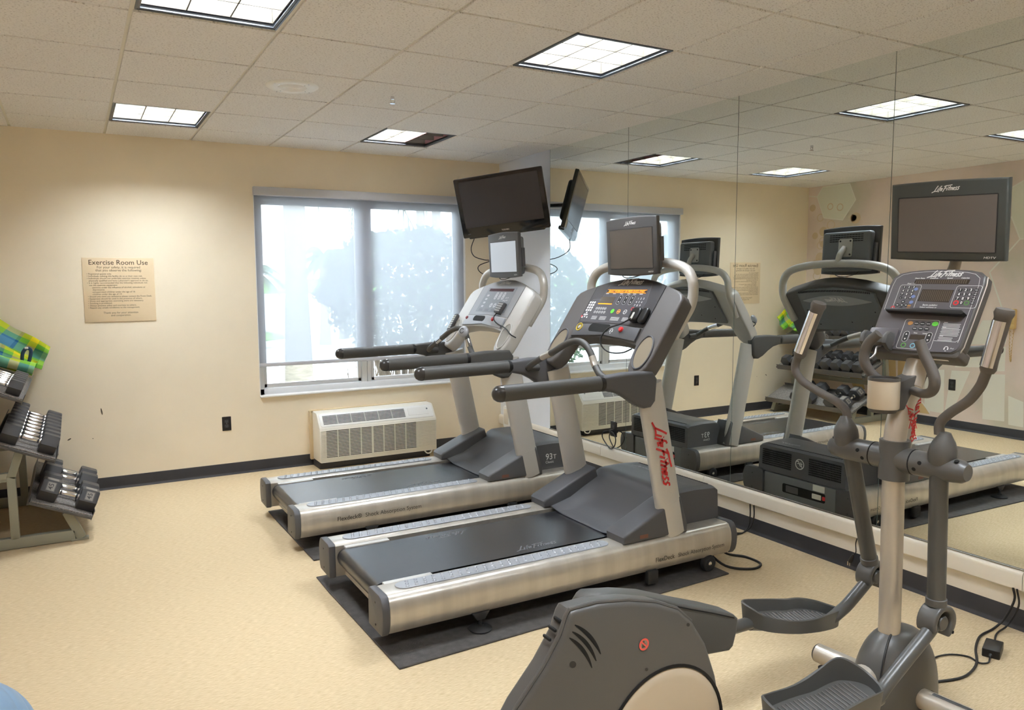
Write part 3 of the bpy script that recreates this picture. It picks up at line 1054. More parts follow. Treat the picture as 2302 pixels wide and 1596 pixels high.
# planting along the outside of the wall, seen under the shade
for k, (x, y, lab) in enumerate(((2.62, 7.45, 'bare twiggy shrub under the shade, left of the window mullion'), (2.88, 7.6, 'bare twiggy shrub under the shade at the window mullion'),
                                 (3.55, 7.6, 'bare twiggy shrub under the shade, right of the mullion'))):
    t = thing('bare_shrub', lab, 'shrub', (x, y, GZ), group='bare shrubs below the window')
    mb = MB()
    for q in range(13):
        a = random.uniform(0, 2 * PI)
        s_ = random.uniform(0.08, 0.26)
        top = Vector((x + s_ * math.cos(a), y + 0.6 * s_ * math.sin(a), GZ + random.uniform(0.75, 0.98)))
        b_ = Vector((x + 0.04 * math.cos(a), y + 0.04 * math.sin(a), GZ - 0.02))
        md = b_.lerp(top, 0.55) + Vector((random.uniform(-.03, .03), 0, 0.03))
        mb.tube([b_, md, top], [0.011, 0.007, 0.003], 5, k=3)
        for w_ in range(3):
            p = md.lerp(top, random.uniform(0.1, 0.8))
            mb.tube([p, p + Vector((random.uniform(-.09, .09), random.uniform(-.05, .05), random.uniform(0.05, 0.12)))], [0.005, 0.002], 4)
    mb.build('twigs', M_BARK, t, world=True)
M_SHRUB = mat('green_shrub_leaf', (84, 140, 70), rough=0.6, noise=(8, 0.3))
for k, (x, y, lab) in enumerate(((3.0, 8.0, 'low green shrub under the shade right of the mullion'), (1.9, 8.1, 'low green shrub outside, leftmost of the row below the window'), (0.95, 8.3, 'low green shrub outside seen in the mirror near its mullion'), (-0.15, 8.4, 'low green shrub outside seen in the mirror, farthest along the row'))):
    t = thing('low_shrub', lab, 'shrub', (x, y, GZ), group='low green shrubs outside')
    mb = MB()

    def shell2():
        d = Vector((random.gauss(0, 1), random.gauss(0, 1), abs(random.gauss(0, 1)))).normalized()
        q = random.uniform(0.35, 1)
        return Vector((x + d.x * 0.5 * q, y + d.y * 0.4 * q, GZ + 0.1 + d.z * 0.52 * q)), d
    leaf_cloud(mb, 620, shell2, 0.06)
    mb.build('foliage', M_SHRUB, t, world=True, kind='stuff')
# ================================================================ treadmills
M_SILV = mat('champagne_silver_paint', (196, 190, 180), rough=0.34, metal=0.6, noise=(1, 0.10, 4, (16, 1, 0.8)))
M_SILV2 = mat('silver_upright_paint', (196, 193, 187), rough=0.38, metal=0.3)
M_PLATE = mat('foot_plate_silver', (158, 161, 166), rough=0.42, metal=0.35)
M_DGREY = mat('dark_grey_plastic', (84, 84, 85), rough=0.45, bump=(420, 0.08))
M_CHAR = mat('charcoal_plastic', (80, 80, 83), rough=0.48, bump=(420, 0.08))
M_CHAR2 = mat('warm_grey_wing_plastic', (88, 85, 84), rough=0.46, bump=(420, 0.06))
M_BACKG = mat('mid_grey_back_plastic', (112, 115, 118), rough=0.42, bump=(420, 0.06))
M_FACE = mat('charcoal_face_panel', (64, 63, 66), rough=0.36)
M_GRIP = mat('grey_grip_rubber', (74, 73, 71), rough=0.55, bump=(300, 0.12))
M_CAPD = mat('glossy_dark_end', (58, 56, 55), rough=0.25)
M_BELT = mat('running_belt', (40, 40, 43), rough=0.22, spec=0.8, noise=(4, 0.35, 5, (0.6, 14, 1)), bump=(500, 0.15))
M_LSILV = mat('light_silver_plastic', (196, 194, 190), rough=0.38, metal=0.25)
M_LFACE = mat('silver_face_panel', (164, 167, 172), rough=0.36, metal=0.2)
M_LPAN = mat('silver_key_panel', (142, 148, 156), rough=0.35)
M_PRINT = mat('pale_print', (226, 226, 224), rough=0.5)
M_DPRINT = mat('dark_print', (66, 62, 56), rough=0.5)
M_RED = mat('red_print', (196, 40, 44), rough=0.4)
M_REDB = mat('red_button', (214, 58, 62), rough=0.3)
M_YEL = mat('yellow_ring', (222, 196, 70), rough=0.4)
M_GRN = mat('green_key', (96, 196, 64), rough=0.4)
M_ORG = mat('orange_key', (214, 140, 66), rough=0.4)
M_LED = mat('orange_led', (255, 132, 20), rough=0.5, emit=1.3, emitcol=(255, 132, 20))
M_LEDOFF = mat('maroon_display', (70, 30, 44), rough=0.25)
M_LCD = mat('brown_display', (74, 66, 58), rough=0.22)
M_SCREEN = mat('dark_screen', (80, 75, 72), rough=0.2, spec=0.6)
M_SCREENB = mat('window_sheen_screen', (190, 198, 208), rough=0.3, emit=0.22, emitcol=(186, 196, 210))  # pale glow stands in for the window's reflection in this screen
M_CUPT = mat('taupe_cup_recess', (134, 122, 104), rough=0.5)
M_KEY = mat('black_key', (38, 38, 40), rough=0.4)
M_CABLE = mat('black_cable', (26, 26, 27), rough=0.45)
M_STICK = mat('white_sticker', (228, 226, 220), rough=0.5)
M_RUB = mat('black_rubber', (40, 40, 41), rough=0.7)
M_MAT = mat('rubber_floor_mat', (76, 73, 71), rough=0.9, noise=(30, 0.2), bump=(220, 0.5))


def ring_poly(mb, r0, r1, x, y, M, z=0.0, n=20):
    mb.ribbon([(x + (r0 + r1) / 2 * math.cos(2 * PI * i / n), y + (r0 + r1) / 2 * math.sin(2 * PI * i / n)) for i in range(n)], abs(r1 - r0), M, closed=True, z=z)


def monitor(parent, loc, tilt, w, h, screen_mat, body_mat, world=False, remote=True, yaw=0.0, bow=0.010, roll=0.0):
    """attached TV: local x = right as the user sees it, y = up, z = towards the user"""
    M = Matrix.Translation(loc) @ Matrix.Rotation(yaw, 4, 'Z') @ Matrix.Rotation(tilt, 4, 'Y') @ Matrix.Rotation(roll, 4, 'X') @ frame((0, 0, 0), (0, -1, 0), (0, 0, 1))
    kw = dict(world=world)
    n = 10
    pl = []
    for i in range(n + 1):
        t = -1 + 2 * i / n
        pl.append((t * w / 2, -h / 2 - bow * (1 - t * t)))
    for i in range(n + 1):
        t = 1 - 2 * i / n
        pl.append((t * w / 2, h / 2 + bow * (1 - t * t)))
    mon = MB().prism(pl, -0.028, 0.0, M, bev=0.008, seg=3).build('monitor', body_mat, parent, **kw)
    sw, sh, dy = w * 0.84, h * 0.70, -0.012
    MB().prism(rrect(sw + 0.008, sh + 0.008, 0.004, cy=dy), -0.004, 0.0006, M).build('screen_bezel', M_KEY, mon, **kw)
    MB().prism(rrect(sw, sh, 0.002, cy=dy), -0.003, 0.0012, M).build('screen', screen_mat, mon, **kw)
    lg = MB()
    put_logo(lg, 0, h / 2 - 0.026, 0.105, M @ Matrix.Translation((0, 0, 0.0012)), 0.03)
    lg.add(text_bm('HDTV', 0.011, shear=0.2, bold=0.01, sx=1.4), M @ Matrix.Translation((w * 0.38, -h / 2 + 0.012, 0.0012)))
    lg.build('monitor_lettering', M_PRINT, mon, **kw)
    bk = MB().prism(rrect(w * 0.84, h * 0.86, 0.02, cy=-0.008), -0.072, -0.026, M, bev=0.012, seg=3)
    bk.prism(rrect(w * 0.6, h * 0.2, 0.01, cy=-h * 0.3), -0.082, -0.070, M, bev=0.004)
    bk.build('monitor_back', M_BACKG, mon, **kw)
    vt = MB()
    for k in range(4):
        for q in range(12):
            vt.box((-w * 0.27 + q * w * 0.049, h * 0.33 - k * 0.014, -0.0722), (w * 0.042, 0.0055, 0.0012), 0, M)
    vt.build('vent_slot', M_HOLE, mon, kind='stuff', **kw)
    MB().prism(rrect(0.105, 0.12, 0.012, cy=0.015), -0.078, -0.071, M, bev=0.002).build('mount_plate', M_LSILV, mon, **kw)
    for sx in (-1, 1):
        for sy in (-1, 1):
            MB().lathe([(0, -0.082), (0.006, -0.081), (0.006, -0.078)], M @ Matrix.Translation((sx * 0.038, 0.015 + sy * 0.045, 0)), 10).build('mount_screw', M_KEY, mon, **kw)
    if remote:
        Ms = M @ frame((w * 0.455, -0.02, -0.045), (0, 0, -1), (0, 1, 0))
        MB().prism(rrect(0.026, 0.13, 0.004), 0, 0.012, Ms, bev=0.002).build('side_key_strip', M_CHAR, mon, **kw)
    return mon


PULSE = [(1.345, 0.415, 1.082), (1.27, 0.40, 1.088), (1.271, 0.27, 1.152), (1.258, 0.12, 1.203), (1.269, 0.02, 1.250), (1.285, -0.06, 1.274), (1.295, -0.12, 1.264), (1.300, -0.17, 1.222), (1.298, -0.22, 1.150), (1.290, -0.29, 1.104), (1.30, -0.40, 1.085), (1.345, -0.415, 1.082)]


def treadmill(loc, label, dark):
    t = thing('treadmill', label, 'treadmill', loc, group='treadmills facing the mirrors')
    body = M_CHAR if dark else M_DGREY
    Lr = 2.045
    # ---- side rails
    half = [(0.295, 0.087), (0.295, 0.246), (0.312, 0.256), (0.428, 0.258), (0.449, 0.251), (0.463, 0.230), (0.4705, 0.205), (0.473, 0.172), (0.470, 0.136), (0.462, 0.108), (0.448, 0.089)]
    for s in (-1, 1):
        sec = [(s * a, z) for a, z in half]
        if s > 0:
            sec = sec[::-1]
        F = frame((0, 0, 0), (0, 1, 0), (0, 0, 1))      # local x -> y, local y -> z, extrude +x
        rail_o = MB().prism(sec, 0.036, Lr, F, bev=0.0015, seg=1).build('side_rail', M_SILV, t)
        c = [(s * (0.385 + (a - 0.385) * 1.03), 0.172 + (z - 0.172) * 1.04) for a, z in half]
        if s > 0:
            c = c[::-1]
        for x0, x1 in ((0.0, 0.037), (Lr - 0.001, Lr + 0.042)):
            MB().prism(c, x0, x1, F, bev=0.007, seg=2).build('rail_end_cap', body if dark else M_DGREY, rail_o)
        for z in (0.115, 0.215):
            for x in (-0.0012, Lr + 0.0425):
                MB().prism(ellipse(0.005, 0.005, 10), -0.001, 0.001, frame((x, s * 0.385, z), (0, 1, 0), (0, 0, 1))).build('screw', M_KEY, rail_o)
        fp = [(0.115 + 0.043 - 0.043 * math.sin(PI * i / 8), -0.043 * math.cos(PI * i / 8)) for i in range(9)][::-1]
        fp = [(0.155, 0.043)] + [(0.155 - 0.055 * math.sin(PI * i / 10), 0.043 * math.cos(PI * i / 10)) for i in range(1, 10)] + [(0.155, -0.043)] + [(1.22, -0.043)] + [(1.22 + 0.04 * math.sin(PI * i / 10), -0.043 * math.cos(PI * i / 10)) for i in range(1, 10)] + [(1.22, 0.043)]
        Fp = Matrix.Translation((0, s * 0.372, 0.2575))
        MB().prism(fp, 0, 0.005, Fp, bev=0.0015, seg=1).build('foot_plate', M_PLATE, rail_o)
        st = MB()
        nrow = 25
        for i in range(nrow):
            for j in (-1, 0, 1):
                st.lathe([(0, 0.0112), (0.005, 0.0100), (0.0085, 0.0068), (0.0095, 0.0048)], Fp @ Matrix.Translation((0.155 + i * 1.05 / (nrow - 1) + (0.008 * j), j * 0.026, 0)), 8)
        st.build('foot_plate_studs', M_PLATE, rail_o, kind='stuff')
        # lettering on the outer face
        Fo = frame((0, s * 0.4738, 0), (1, 0, 0), (0, 0, 1)) if s < 0 else frame((0, s * 0.4738, 0), (-1, 0, 0), (0, 0, 1))
        lt = MB()
        if dark:
            x0 = 1.50
            put_text(lt, 'FlexDeck', s * -x0 if s < 0 else -1.96, 0.150, 0.034, Fo, align='LEFT', bold=0.006)
            if s < 0:
                put_text(lt, 'Shock Absorption System', x0 + 0.155, 0.150, 0.032, Fo, align='LEFT')
        else:
            if s < 0:
                put_text(lt, 'Flexdeck\u00ae', 0.255, 0.175, 0.036, Fo, align='LEFT', bold=0.012)
                put_text(lt, 'Shock Absorption System', 0.255 + 0.178, 0.175, 0.036, Fo, align='LEFT')
            else:
                put_text(lt, 'Flexdeck', -1.9, 0.17, 0.036, Fo, align='LEFT', bold=0.012)
        lt.build('rail_lettering', M_DPRINT, rail_o)
    # ---- deck, belt, chassis
    MB().box((0.78, 0, 0.170), (1.36, 0.575, 0.105), 0.004).build('deck', M_BLACK, t)
    MB().box((1.06, 0, 0.095), (1.85, 0.50, 0.05), 0.006).build('chassis', M_RUB, t)
    arc = [(0.082 - 0.047 * math.sin(PI * i / 10), 0.193 + 0.047 * math.cos(PI * i / 10)) for i in range(11)]
    bp_ = [(1.45, 0.240)] + arc + [(1.45, 0.146), (1.45, 0.149)] + [(0.082 - 0.044 * math.sin(PI * (10 - i) / 10), 0.193 + 0.044 * math.cos(PI * (10 - i) / 10)) for i in range(11)] + [(1.45, 0.237)]
    F = frame((0, 0.255, 0), (1, 0, 0), (0, 0, 1))       # extrudes along -y
    belt = MB().prism(bp_, 0, 0.51, F).build('running_belt', M_BELT, t)
    lg = MB()
    put_logo(lg, 0, 0, 0.26, frame((0.62, 0.19, 0.2406), (-1, 0, 0), (0, -1, 0)))
    lg.build('belt_logo', mat('belt_print_grey', (96, 96, 98), rough=0.5), belt)
    lg = MB()
    put_logo(lg, 0, 0, 0.26, frame((0.95, -0.19, 0.2406), (1, 0, 0), (0, 1, 0)))
    lg.build('belt_logo', mat('belt_print_grey', (96, 96, 98), rough=0.5), belt)
    MB().lathe([(0, -0.28), (0.040, -0.28), (0.043, -0.277), (0.043, 0.277), (0.040, 0.28), (0, 0.28)], Matrix.Translation((0.082, 0, 0.193)) @ Matrix.Rotation(PI / 2, 4, 'X'), 18).build('rear_roller', M_BLACK, t)
    rc = MB()
    rc.box((0.115, 0, 0.118), (0.06, 0.59, 0.062), 0.004)
    rc.build('rear_crossmember', M_SILV2, t)
    for s in (-1, 1):
        MB().box((0.20, s * 0.276, 0.238), (0.24, 0.036, 0.016), 0.003).build('roller_guard', M_LSILV, t)
    MB().prism(rrect(0.05, 0.032, 0.002), 0, 0.0008, frame((0.0848, -0.235, 0.118), (0, -1, 0), (0, 0, 1))).build('rear_sticker', M_STICK, t)
    # ---- feet and wheels
    for s in (-1, 1):
        ft = MB()
        ft.lathe([(0, 0.010), (0.052, 0.010), (0.055, 0.016), (0.045, 0.024), (0.016, 0.030), (0.016, 0.036), (0, 0.036)], Matrix.Translation((0.48, s * 0.452, 0)), 22)
        ft.lathe([(0, 0.03), (0.008, 0.03), (0.008, 0.088), (0, 0.088)], Matrix.Translation((0.48, s * 0.452, 0)), 12)
        ft.prism([(-0.045, 0.094), (0.045, 0.094), (0.02, 0.058), (-0.02, 0.058)], -0.012, 0.012, frame((0.48, s * 0.452, 0), (1, 0, 0), (0, 0, 1)), bev=0.003)
        ft.build('levelling_foot', M_RUB, t)
        w = MB()
        w.lathe([(0, -0.018), (0.020, -0.018), (0.026, -0.014), (0.034, -0.017), (0.043, -0.014), (0.0455, -0.006), (0.0455, 0.006), (0.043, 0.014), (0.034, 0.017), (0.026, 0.014), (0.020, 0.018), (0, 0.018)],
                Matrix.Translation((1.895, s * 0.448, 0.0555)) @ Matrix.Rotation(PI / 2, 4, 'X'), 24)
        wh = w.build('transport_wheel', M_RUB, t)
        MB().lathe([(0, -0.0200), (0.009, -0.0195), (0.012, -0.0180)], Matrix.Translation((1.895, s * 0.448, 0.0555)) @ Matrix.Rotation(PI / 2 if s < 0 else -PI / 2, 4, 'X') @ Matrix.Diagonal((1, 1, -1, 1)), 14).build('wheel_bolt', M_CHROME, wh)
        MB().box((1.895, s * 0.405, 0.085), (0.05, 0.05, 0.05), 0.006).build('wheel_bracket', M_RUB, t)
        bl = MB().box((1.49, s * 0.455, 0.061), (0.07, 0.035, 0.072), 0.008)
        bl.lathe([(0, -0.024), (0.008, -0.024), (0.008, -0.017)], Matrix.Translation((1.49, s * 0.455, 0.05)) @ Matrix.Rotation(PI / 2, 4, 'X'), 12)
        bl.build('roller_block', M_RUB, t)
    # ---- motor hood
    def sstep(a, b, x):
        x = max(0, min(1, (x - a) / (b - a)))
        return x * x * (3 - 2 * x)

    def interp(tab, x):
        for (a, b), (c, d) in zip(tab, tab[1:]):
            if x <= c:
                q = (x - a) / (c - a)
                return b + (d - b) * q
        return tab[-1][1]
    TS = [(1.36, 0.262), (1.50, 0.300), (1.60, 0.352), (1.72, 0.405), (1.84, 0.436), (1.95, 0.446), (2.05, 0.440)]
    TC = [(1.36, 0.244), (1.46, 0.250), (1.54, 0.272), (1.61, 0.318), (1.67, 0.380), (1.715, 0.428), (1.76, 0.447), (1.9, 0.450), (2.05, 0.440)]

    def hz(x, y):
        w = sstep(0.17, 0.315, abs(y))
        return interp(TC, x) * (1 - w) + max(interp(TS, x), interp(TC, x) if x > 1.72 else 0) * w
    bm = bmesh.new()
    NX, NY = 30, 26
    V = [[None] * (NY + 1) for _ in range(NX + 1)]
    for i in range(NX + 1):
        x = 1.36 + 0.70 * i / NX
        for j in range(NY + 1):
            y = -0.345 + 0.69 * j / NY
            z = hz(x, y)
            if j in (0, NY):
                z -= 0.012
            if i == NX:
                z -= 0.012
            V[i][j] = bm.verts.new((x, y, z))
    for i in range(NX):
        for j in range(NY):
            bm.faces.new((V[i][j], V[i + 1][j], V[i + 1][j + 1], V[i][j + 1]))
    border = [V[i][0] for i in range(NX + 1)] + [V[NX][j] for j in range(1, NY + 1)] + [V[i][NY] for i in range(NX - 1, -1, -1)] + [V[0][j] for j in range(NY - 1, 0, -1)]
    low = [bm.verts.new((v.co.x + (0.006 if v.co.x > 2.05 else 0), v.co.y * (1.01), 0.252 if v.co.x > 1.4 else min(0.252, v.co.z - 0.004))) for v in border]
    nb = len(border)
    for i in range(nb):
        k = (i + 1) % nb
        bm.faces.new((border[k], border[i], low[i], low[k]))
    bm.faces.new(list(reversed(low)))
    bmesh.ops.recalc_face_normals(bm, faces=bm.faces)
    hood = MB().add(bm).build('motor_hood', body, t, angle=50)
    ff = MB()
    for s in (-1, 1):
        for r in range(8):
            for c_ in range(22):
                y = s * (0.075 + c_ * 0.0112)
                ff.box((2.0655, y, 0.300 + r * 0.0145), (0.002, 0.0062, 0.0095), 0)
    ff.build('vent_hole', M_HOLE, hood, kind='stuff')
    em = MB()
    Fm = frame((2.0672, 0, 0.352), (0, 1, 0), (0, 0, 1))
    ring_poly(em, 0.030, 0.036, 0, 0, Fm)
    em.ribbon([(-0.018, -0.012), (-0.004, -0.010), (0.010, 0.020), (0.024, 0.016)], 0.006, Fm)
    em.ribbon([(-0.022, 0.004), (0.020, 0.004)], 0.005, Fm)
    em.ribbon([(-0.008, 0.018), (-0.018, -0.022)], 0.005, Fm)
    em.build('round_emblem', M_PRINT, hood)
    vs = MB()
    for k in range(30):
        y = -0.29 + k * 0.02
        vs.box((2.030, y, hz(2.03, y) + 0.0008), (0.012, 0.014, 0.002), 0)
    vs.build('top_vent_slot', M_HOLE, hood, kind='stuff')
    tp = MB().grid(lambda u, v: (1.80 + 0.11 * u, -0.27 + 0.14 * v, hz(1.80 + 0.11 * u, -0.27 + 0.14 * v) + 0.0012), 6, 6)
    tp.build('warning_plate', M_FACE, hood)
    lg = MB()
    put_logo(lg, 0, 0, 0.17, frame((1.955, 0.17, hz(1.955, 0.17) + 0.0014), (0, -1, 0), (1, 0, 0)))
    lg.build('hood_logo', mat('faint_grey_print', (150, 150, 152), rough=0.5), hood)
    if not dark:
        lt = MB()
        Fh = frame((1.86, -0.3515, 0.345), (1, 0, 0), (0, 0.02, 1))
        lt.add(text_bm('93', 0.062, bold=0.008), Fh)
        lt.add(text_bm('T', 0.045, bold=0.008), Fh @ Matrix.Translation((0.048, -0.004, 0)))
        lt.add(text_bm('Classic', 0.026), Fh @ Matrix.Translation((0.004, -0.037, 0)))
        lt.build('model_badge', M_PRINT, hood)
    bpn = MB().box((2.030, 0, 0.165), (0.085, 0.585, 0.165), 0.008)
    base_p = bpn.build('base_panel', M_BACKG, t)
    MB().prism(rrect(0.34, 0.062, 0.012, cy=0.0), -0.004, 0.0008, frame((2.0735, -0.04, 0.165), (0, 1, 0), (0, 0, 1))).build('socket_recess', M_HOLE, base_p)
    Fk = frame((2.0745, 0, 0.165), (0, 1, 0), (0, 0, 1))
    MB().prism(rrect(0.10, 0.045, 0.004, cx=0.05), 0, 0.0012, Fk).build('socket_plate', M_DGREY, base_p)
    MB().prism(rrect(0.07, 0.034, 0.004, cx=-0.145, cy=0.0), 0, 0.0014, Fk).build('rating_label', M_STICK, base_p)
    MB().prism(rrect(0.022, 0.026, 0.004, cx=-0.20), 0, 0.0016, Fk).build('power_switch', M_REDB, base_p)
    MB().prism(rrect(0.09, 0.042, 0.002, cx=-0.16, cy=0.058), 0, 0.0010, Fk).build('warning_label', M_STICK, base_p)
    # ---- boots at the feet of the uprights
    for s in (-1, 1):
        bt = [(1.315, 0.256), (1.312, 0.292), (1.325, 0.306), (1.345, 0.314), (1.60, 0.425), (1.69, 0.455), (1.74, 0.30), (1.74, 0.256)]
        F = frame((0, s * 0.373 + 0.078, 0), (1, 0, 0), (0, 0, 1))
        bo = MB().prism(bt, 0, 0.156, F, bev=0.012, seg=3).build('upright_boot', body, t)
        MB().prism(rrect(0.055, 0.02, 0.001), 0, 0.0006, frame((1.44, -0.4517 if s < 0 else 0.4517, 0.282), (1 if s < 0 else -1, 0, 0), (0, 0, 1))).build('caution_label', mat('brown_caution_label', (120, 78, 64), rough=0.5), bo)
        # ---- uprights
        pth = [(1.662, s * 0.418, 0.254), (1.60, s * 0.418, 0.54), (1.527, s * 0.418, 0.88), (1.486, s * 0.418, 1.07)]
        up = MB().tube(pth, 0.080, 22, flat=0.52, up=(1, 0, 0.22)).build('upright', M_SILV2, t, angle=60)
        MB().tube([(1.664, s * 0.418, 0.255), (1.624, s * 0.418, 0.435)], 0.0815, 22, flat=0.53, up=(1, 0, 0.22)).build('upright_collar', M_SILV2, up, angle=60)
        for s2 in (-s,):
            MB().lathe([(0, 0.004), (0.008, 0.004), (0.010, 0.0)], frame((1.625, s * 0.418 + s2 * 0.0425, 0.395), (1, 0, 0), (0, 0, s2 * -1)), 12).build('collar_bolt', M_KEY, up)
        if dark and s < 0:
            lg = MB()
            # upright axis direction (downwards) and outward normal
            dn = Vector((0.212, 0, -0.977))
            outy = s
            F = frame((1.552, s * 0.4615, 0.70), dn, (0.977 if s < 0 else -0.977, 0, 0.212 if s < 0 else -0.212))
            put_logo(lg, 0, 0, 0.37, F, 0.0, w=0.14)
            lg.build('upright_logo', M_RED, up)
    # ---- handrails
    for s in (-1, 1):
        y = s * 0.445
        hr = MB().tube([(0.60, y, 1.089), (1.17, y, 1.096)], 0.0385, 18, flat=0.86, up=(0, 0, 1)).build('handrail', M_GRIP, t)
        Mx = Matrix.Translation((0.602, y, 1.089)) @ Matrix.Rotation(-PI / 2, 4, 'Y') @ Matrix.Diagonal((1, 0.88, 1, 1))
        MB().lathe([(0.0392, -0.004), (0.0392, 0.006), (0.036, 0.022), (0.027, 0.036), (0.014, 0.044), (0, 0.046)], Mx, 20).build('handrail_end_cap', M_CAPD, hr)
        MB().tube([(1.150, y, 1.0955), (1.172, y, 1.096)], 0.0395, 18, flat=0.88, up=(0, 0, 1)).build('joint_ring', M_BLACK, hr)
        br = [(1.16, 1.062), (1.16, 1.131), (1.30, 1.142), (1.47, 1.140), (1.50, 1.10), (1.49, 0.985), (1.462, 0.955), (1.42, 0.952), (1.37, 0.972), (1.31, 1.012), (1.25, 1.043)]
        bk = MB().prism(br, -0.032, 0.032, frame((0, y - s * 0.002, 0), (1, 0, 0), (0, 0, 1)), bev=0.018, seg=4).build('handrail_bracket', M_CHAR if dark else M_GRIP, t)
        for x, z in ((1.27, 1.10), (1.44, 1.06), (1.43, 0.985)):
            MB().prism(ellipse(0.0045, 0.0045, 10), 0, 0.001, frame((x, y - s * 0.034, z), (1 if s > 0 else -1, 0, 0), (0, 0, 1))).build('bracket_screw', M_BLACK, bk)
    # ---- pulse bar
    pp = PULSE
    pb = MB().tube(pp, 0.0185, 12, k=6).build('pulse_bar', M_GRIP, t, angle=60)
    sp = smooth(pp, 6)
    for a in (13, 44):
        MB().tube(sp[a:a + 5], 0.0196, 12).build('pulse_sensor', M_CHROME if not dark else M_SILV, pb, angle=60)
    for s in (-1, 1):
        MB().tube([(1.345, s * 0.415, 1.082), (1.272, s * 0.402, 1.087)], 0.0215, 12).build('pulse_bar_socket', M_GRIP, pb)
    if not dark:
        Mx = frame((1.235, -0.245, 1.262), (0.45, -0.9, 0), (0.3, 0.15, 0.9))
        pk = MB().lathe([(0, 0.016), (0.024, 0.014), (0.036, 0.006), (0.040, -0.002), (0.036, -0.014), (0, -0.02)], Mx, 24).build('round_sensor_pod', M_LFACE, pb)
        MB().ribbon([(0.016 * math.cos(a / 10 * 1.7 * PI + 0.7), 0.016 * math.sin(a / 10 * 1.7 * PI + 0.7)) for a in range(11)], 0.006, Mx @ Matrix.Translation((0, 0, 0.0166))).build('pod_mark', M_DGREY, pb)
    # ---- console
    vd = Vector((0.56, 0, 0.8285))
    CM = frame((1.415, 0, 1.14), (0, -1, 0), vd)          # x right, y up the slope, z towards the user
    hp = [(0, 0.572), (0.10, 0.566), (0.20, 0.549), (0.305, 0.519), (0.40, 0.490), (0.445, 0.468), (0.466, 0.438), (0.468, 0.40), (0.468, 0.08), (0.462, 0.030), (0.445, -0.005), (0.418, -0.027), (0.385, -0.034), (0.350, -0.022), (0.322, 0.012), (0.308, 0.06), (0.297, 0.140), (0.15, 0.164), (0, 0.168)]
    outl = hp + [(-x, y) for x, y in hp[-2:0:-1]]
    con = MB().prism(outl, -0.088, 0.0, CM, bev=0.014, seg=3).build('console', M_CHAR2 if dark else M_LSILV, t)
    fcp = [(0, 0.562), (0.10, 0.556), (0.20, 0.539), (0.300, 0.511), (0.296, 0.30), (0.290, 0.250), (0, 0.262)]
    fcp = fcp + [(-x, y) for x, y in fcp[-2:0:-1]]
    face = MB().prism(fcp, -0.002, 0.0022, CM, bev=0.001, seg=1).build('face_panel', M_FACE if dark else M_LFACE, con)
    for s in (-1, 1):
        MB().ribbon([(s * 0.303, 0.512), (s * 0.299, 0.30), (s * 0.293, 0.150)], 0.003, CM, z=0.0012).build('panel_seam', M_HOLE, con)
    D = lambda z: CM @ Matrix.Translation((0, 0, z))
    # key membrane
    mem = [(-0.292, 0.415), (-0.208, 0.420), (-0.196, 0.520), (0.196, 0.528), (0.226, 0.405), (0.205, 0.28), (0.18, 0.270), (-0.30, 0.268), (-0.306, 0.30)] if dark else [(-0.205, 0.495), (0.205, 0.495), (0.215, 0.285), (-0.215, 0.285)]
    MB().prism([(x * (0.93 if dark else 1), y) for x, y in mem], 0.0022, 0.0028, CM).build('key_membrane', mat('membrane_dark', (74, 73, 78), rough=0.34) if dark else M_LPAN, face)
    if dark:
        ln = MB()
        ln.ribbon([(x * 0.93, y) for x, y in mem], 0.0016, D(0.0030), closed=True)
        ln.build('membrane_border', mat('border_grey', (120, 120, 122)), face)
    MB().prism(rrect(0.352, 0.024, 0.002, cx=-0.004, cy=0.475), 0.0028, 0.0034, CM).build('message_display', M_KEY if dark else M_LEDOFF, face)
    if dark:
        led = MB()
        put_text(led, 'SELECT WORKOUT OR PRESS QUICK START', -0.004, 0.475, 0.020, D(0.0036), bold=0.02, sx=0.80)
        led.box((-0.004, 0.4655, 0.0036), (0.345, 0.0022, 0.0002), 0, CM)
        led.box((-0.004, 0.4845, 0.0036), (0.345, 0.0022, 0.0002), 0, CM)
        led.build('led_message', M_LED, face)
        MB().prism(rrect(0.132, 0.052, 0.002, cx=-0.138, cy=0.411), 0.0028, 0.0034, CM).build('matrix_display', M_LCD, face)
        MB().prism(rrect(0.128, 0.006, 0.001, cx=-0.138, cy=0.388), 0.0034, 0.0038, CM).build('matrix_lit_row', M_LED, face)
        k = MB()
        kb = MB()
        for cx in (-0.026, 0.028, 0.081):
            k.prism(rrect(0.034, 0.062, 0.016, cx=cx, cy=0.418), 0.0028, 0.0033, CM)
            kb.ribbon(rrect(0.034, 0.062, 0.016, cx=cx, cy=0.418), 0.0012, D(0.0036), closed=True)
            for dy, sg in ((0.015, 1), (-0.015, -1)):
                kb.plate([(cx - 0.005, 0.418 + dy - sg * 0.004), (cx + 0.005, 0.418 + dy - sg * 0.004), (cx, 0.418 + dy + sg * 0.005)], D(0.0036))
        for r_ in range(4):
            for c_ in range(3):
                lab = [['1', '2', '3'], ['4', '5', '6'], ['7', '8', '9'], ['', '0', '']][r_][c_]
                if lab:
                    put_text(kb, lab, 0.132 + c_ * 0.0225 - r_ * 0.0015, 0.428 - r_ * 0.022, 0.017, D(0.0036), bold=0.02)
        for r_ in range(4):
            for c_ in range(3):
                kb.prism(ellipse(0.0075, 0.0075, 12, -0.281 + c_ * 0.0205, 0.395 - r_ * 0.018), 0.0028, 0.0036, CM)
        for dx, dy in ((0, 0.014), (0, -0.014), (0.014, 0), (-0.014, 0), (0, 0), (0.024, -0.018), (-0.020, -0.020)):
            kb.prism(ellipse(0.006, 0.006, 10, -0.266 + dx, 0.310 + dy), 0.0028, 0.0036, CM)
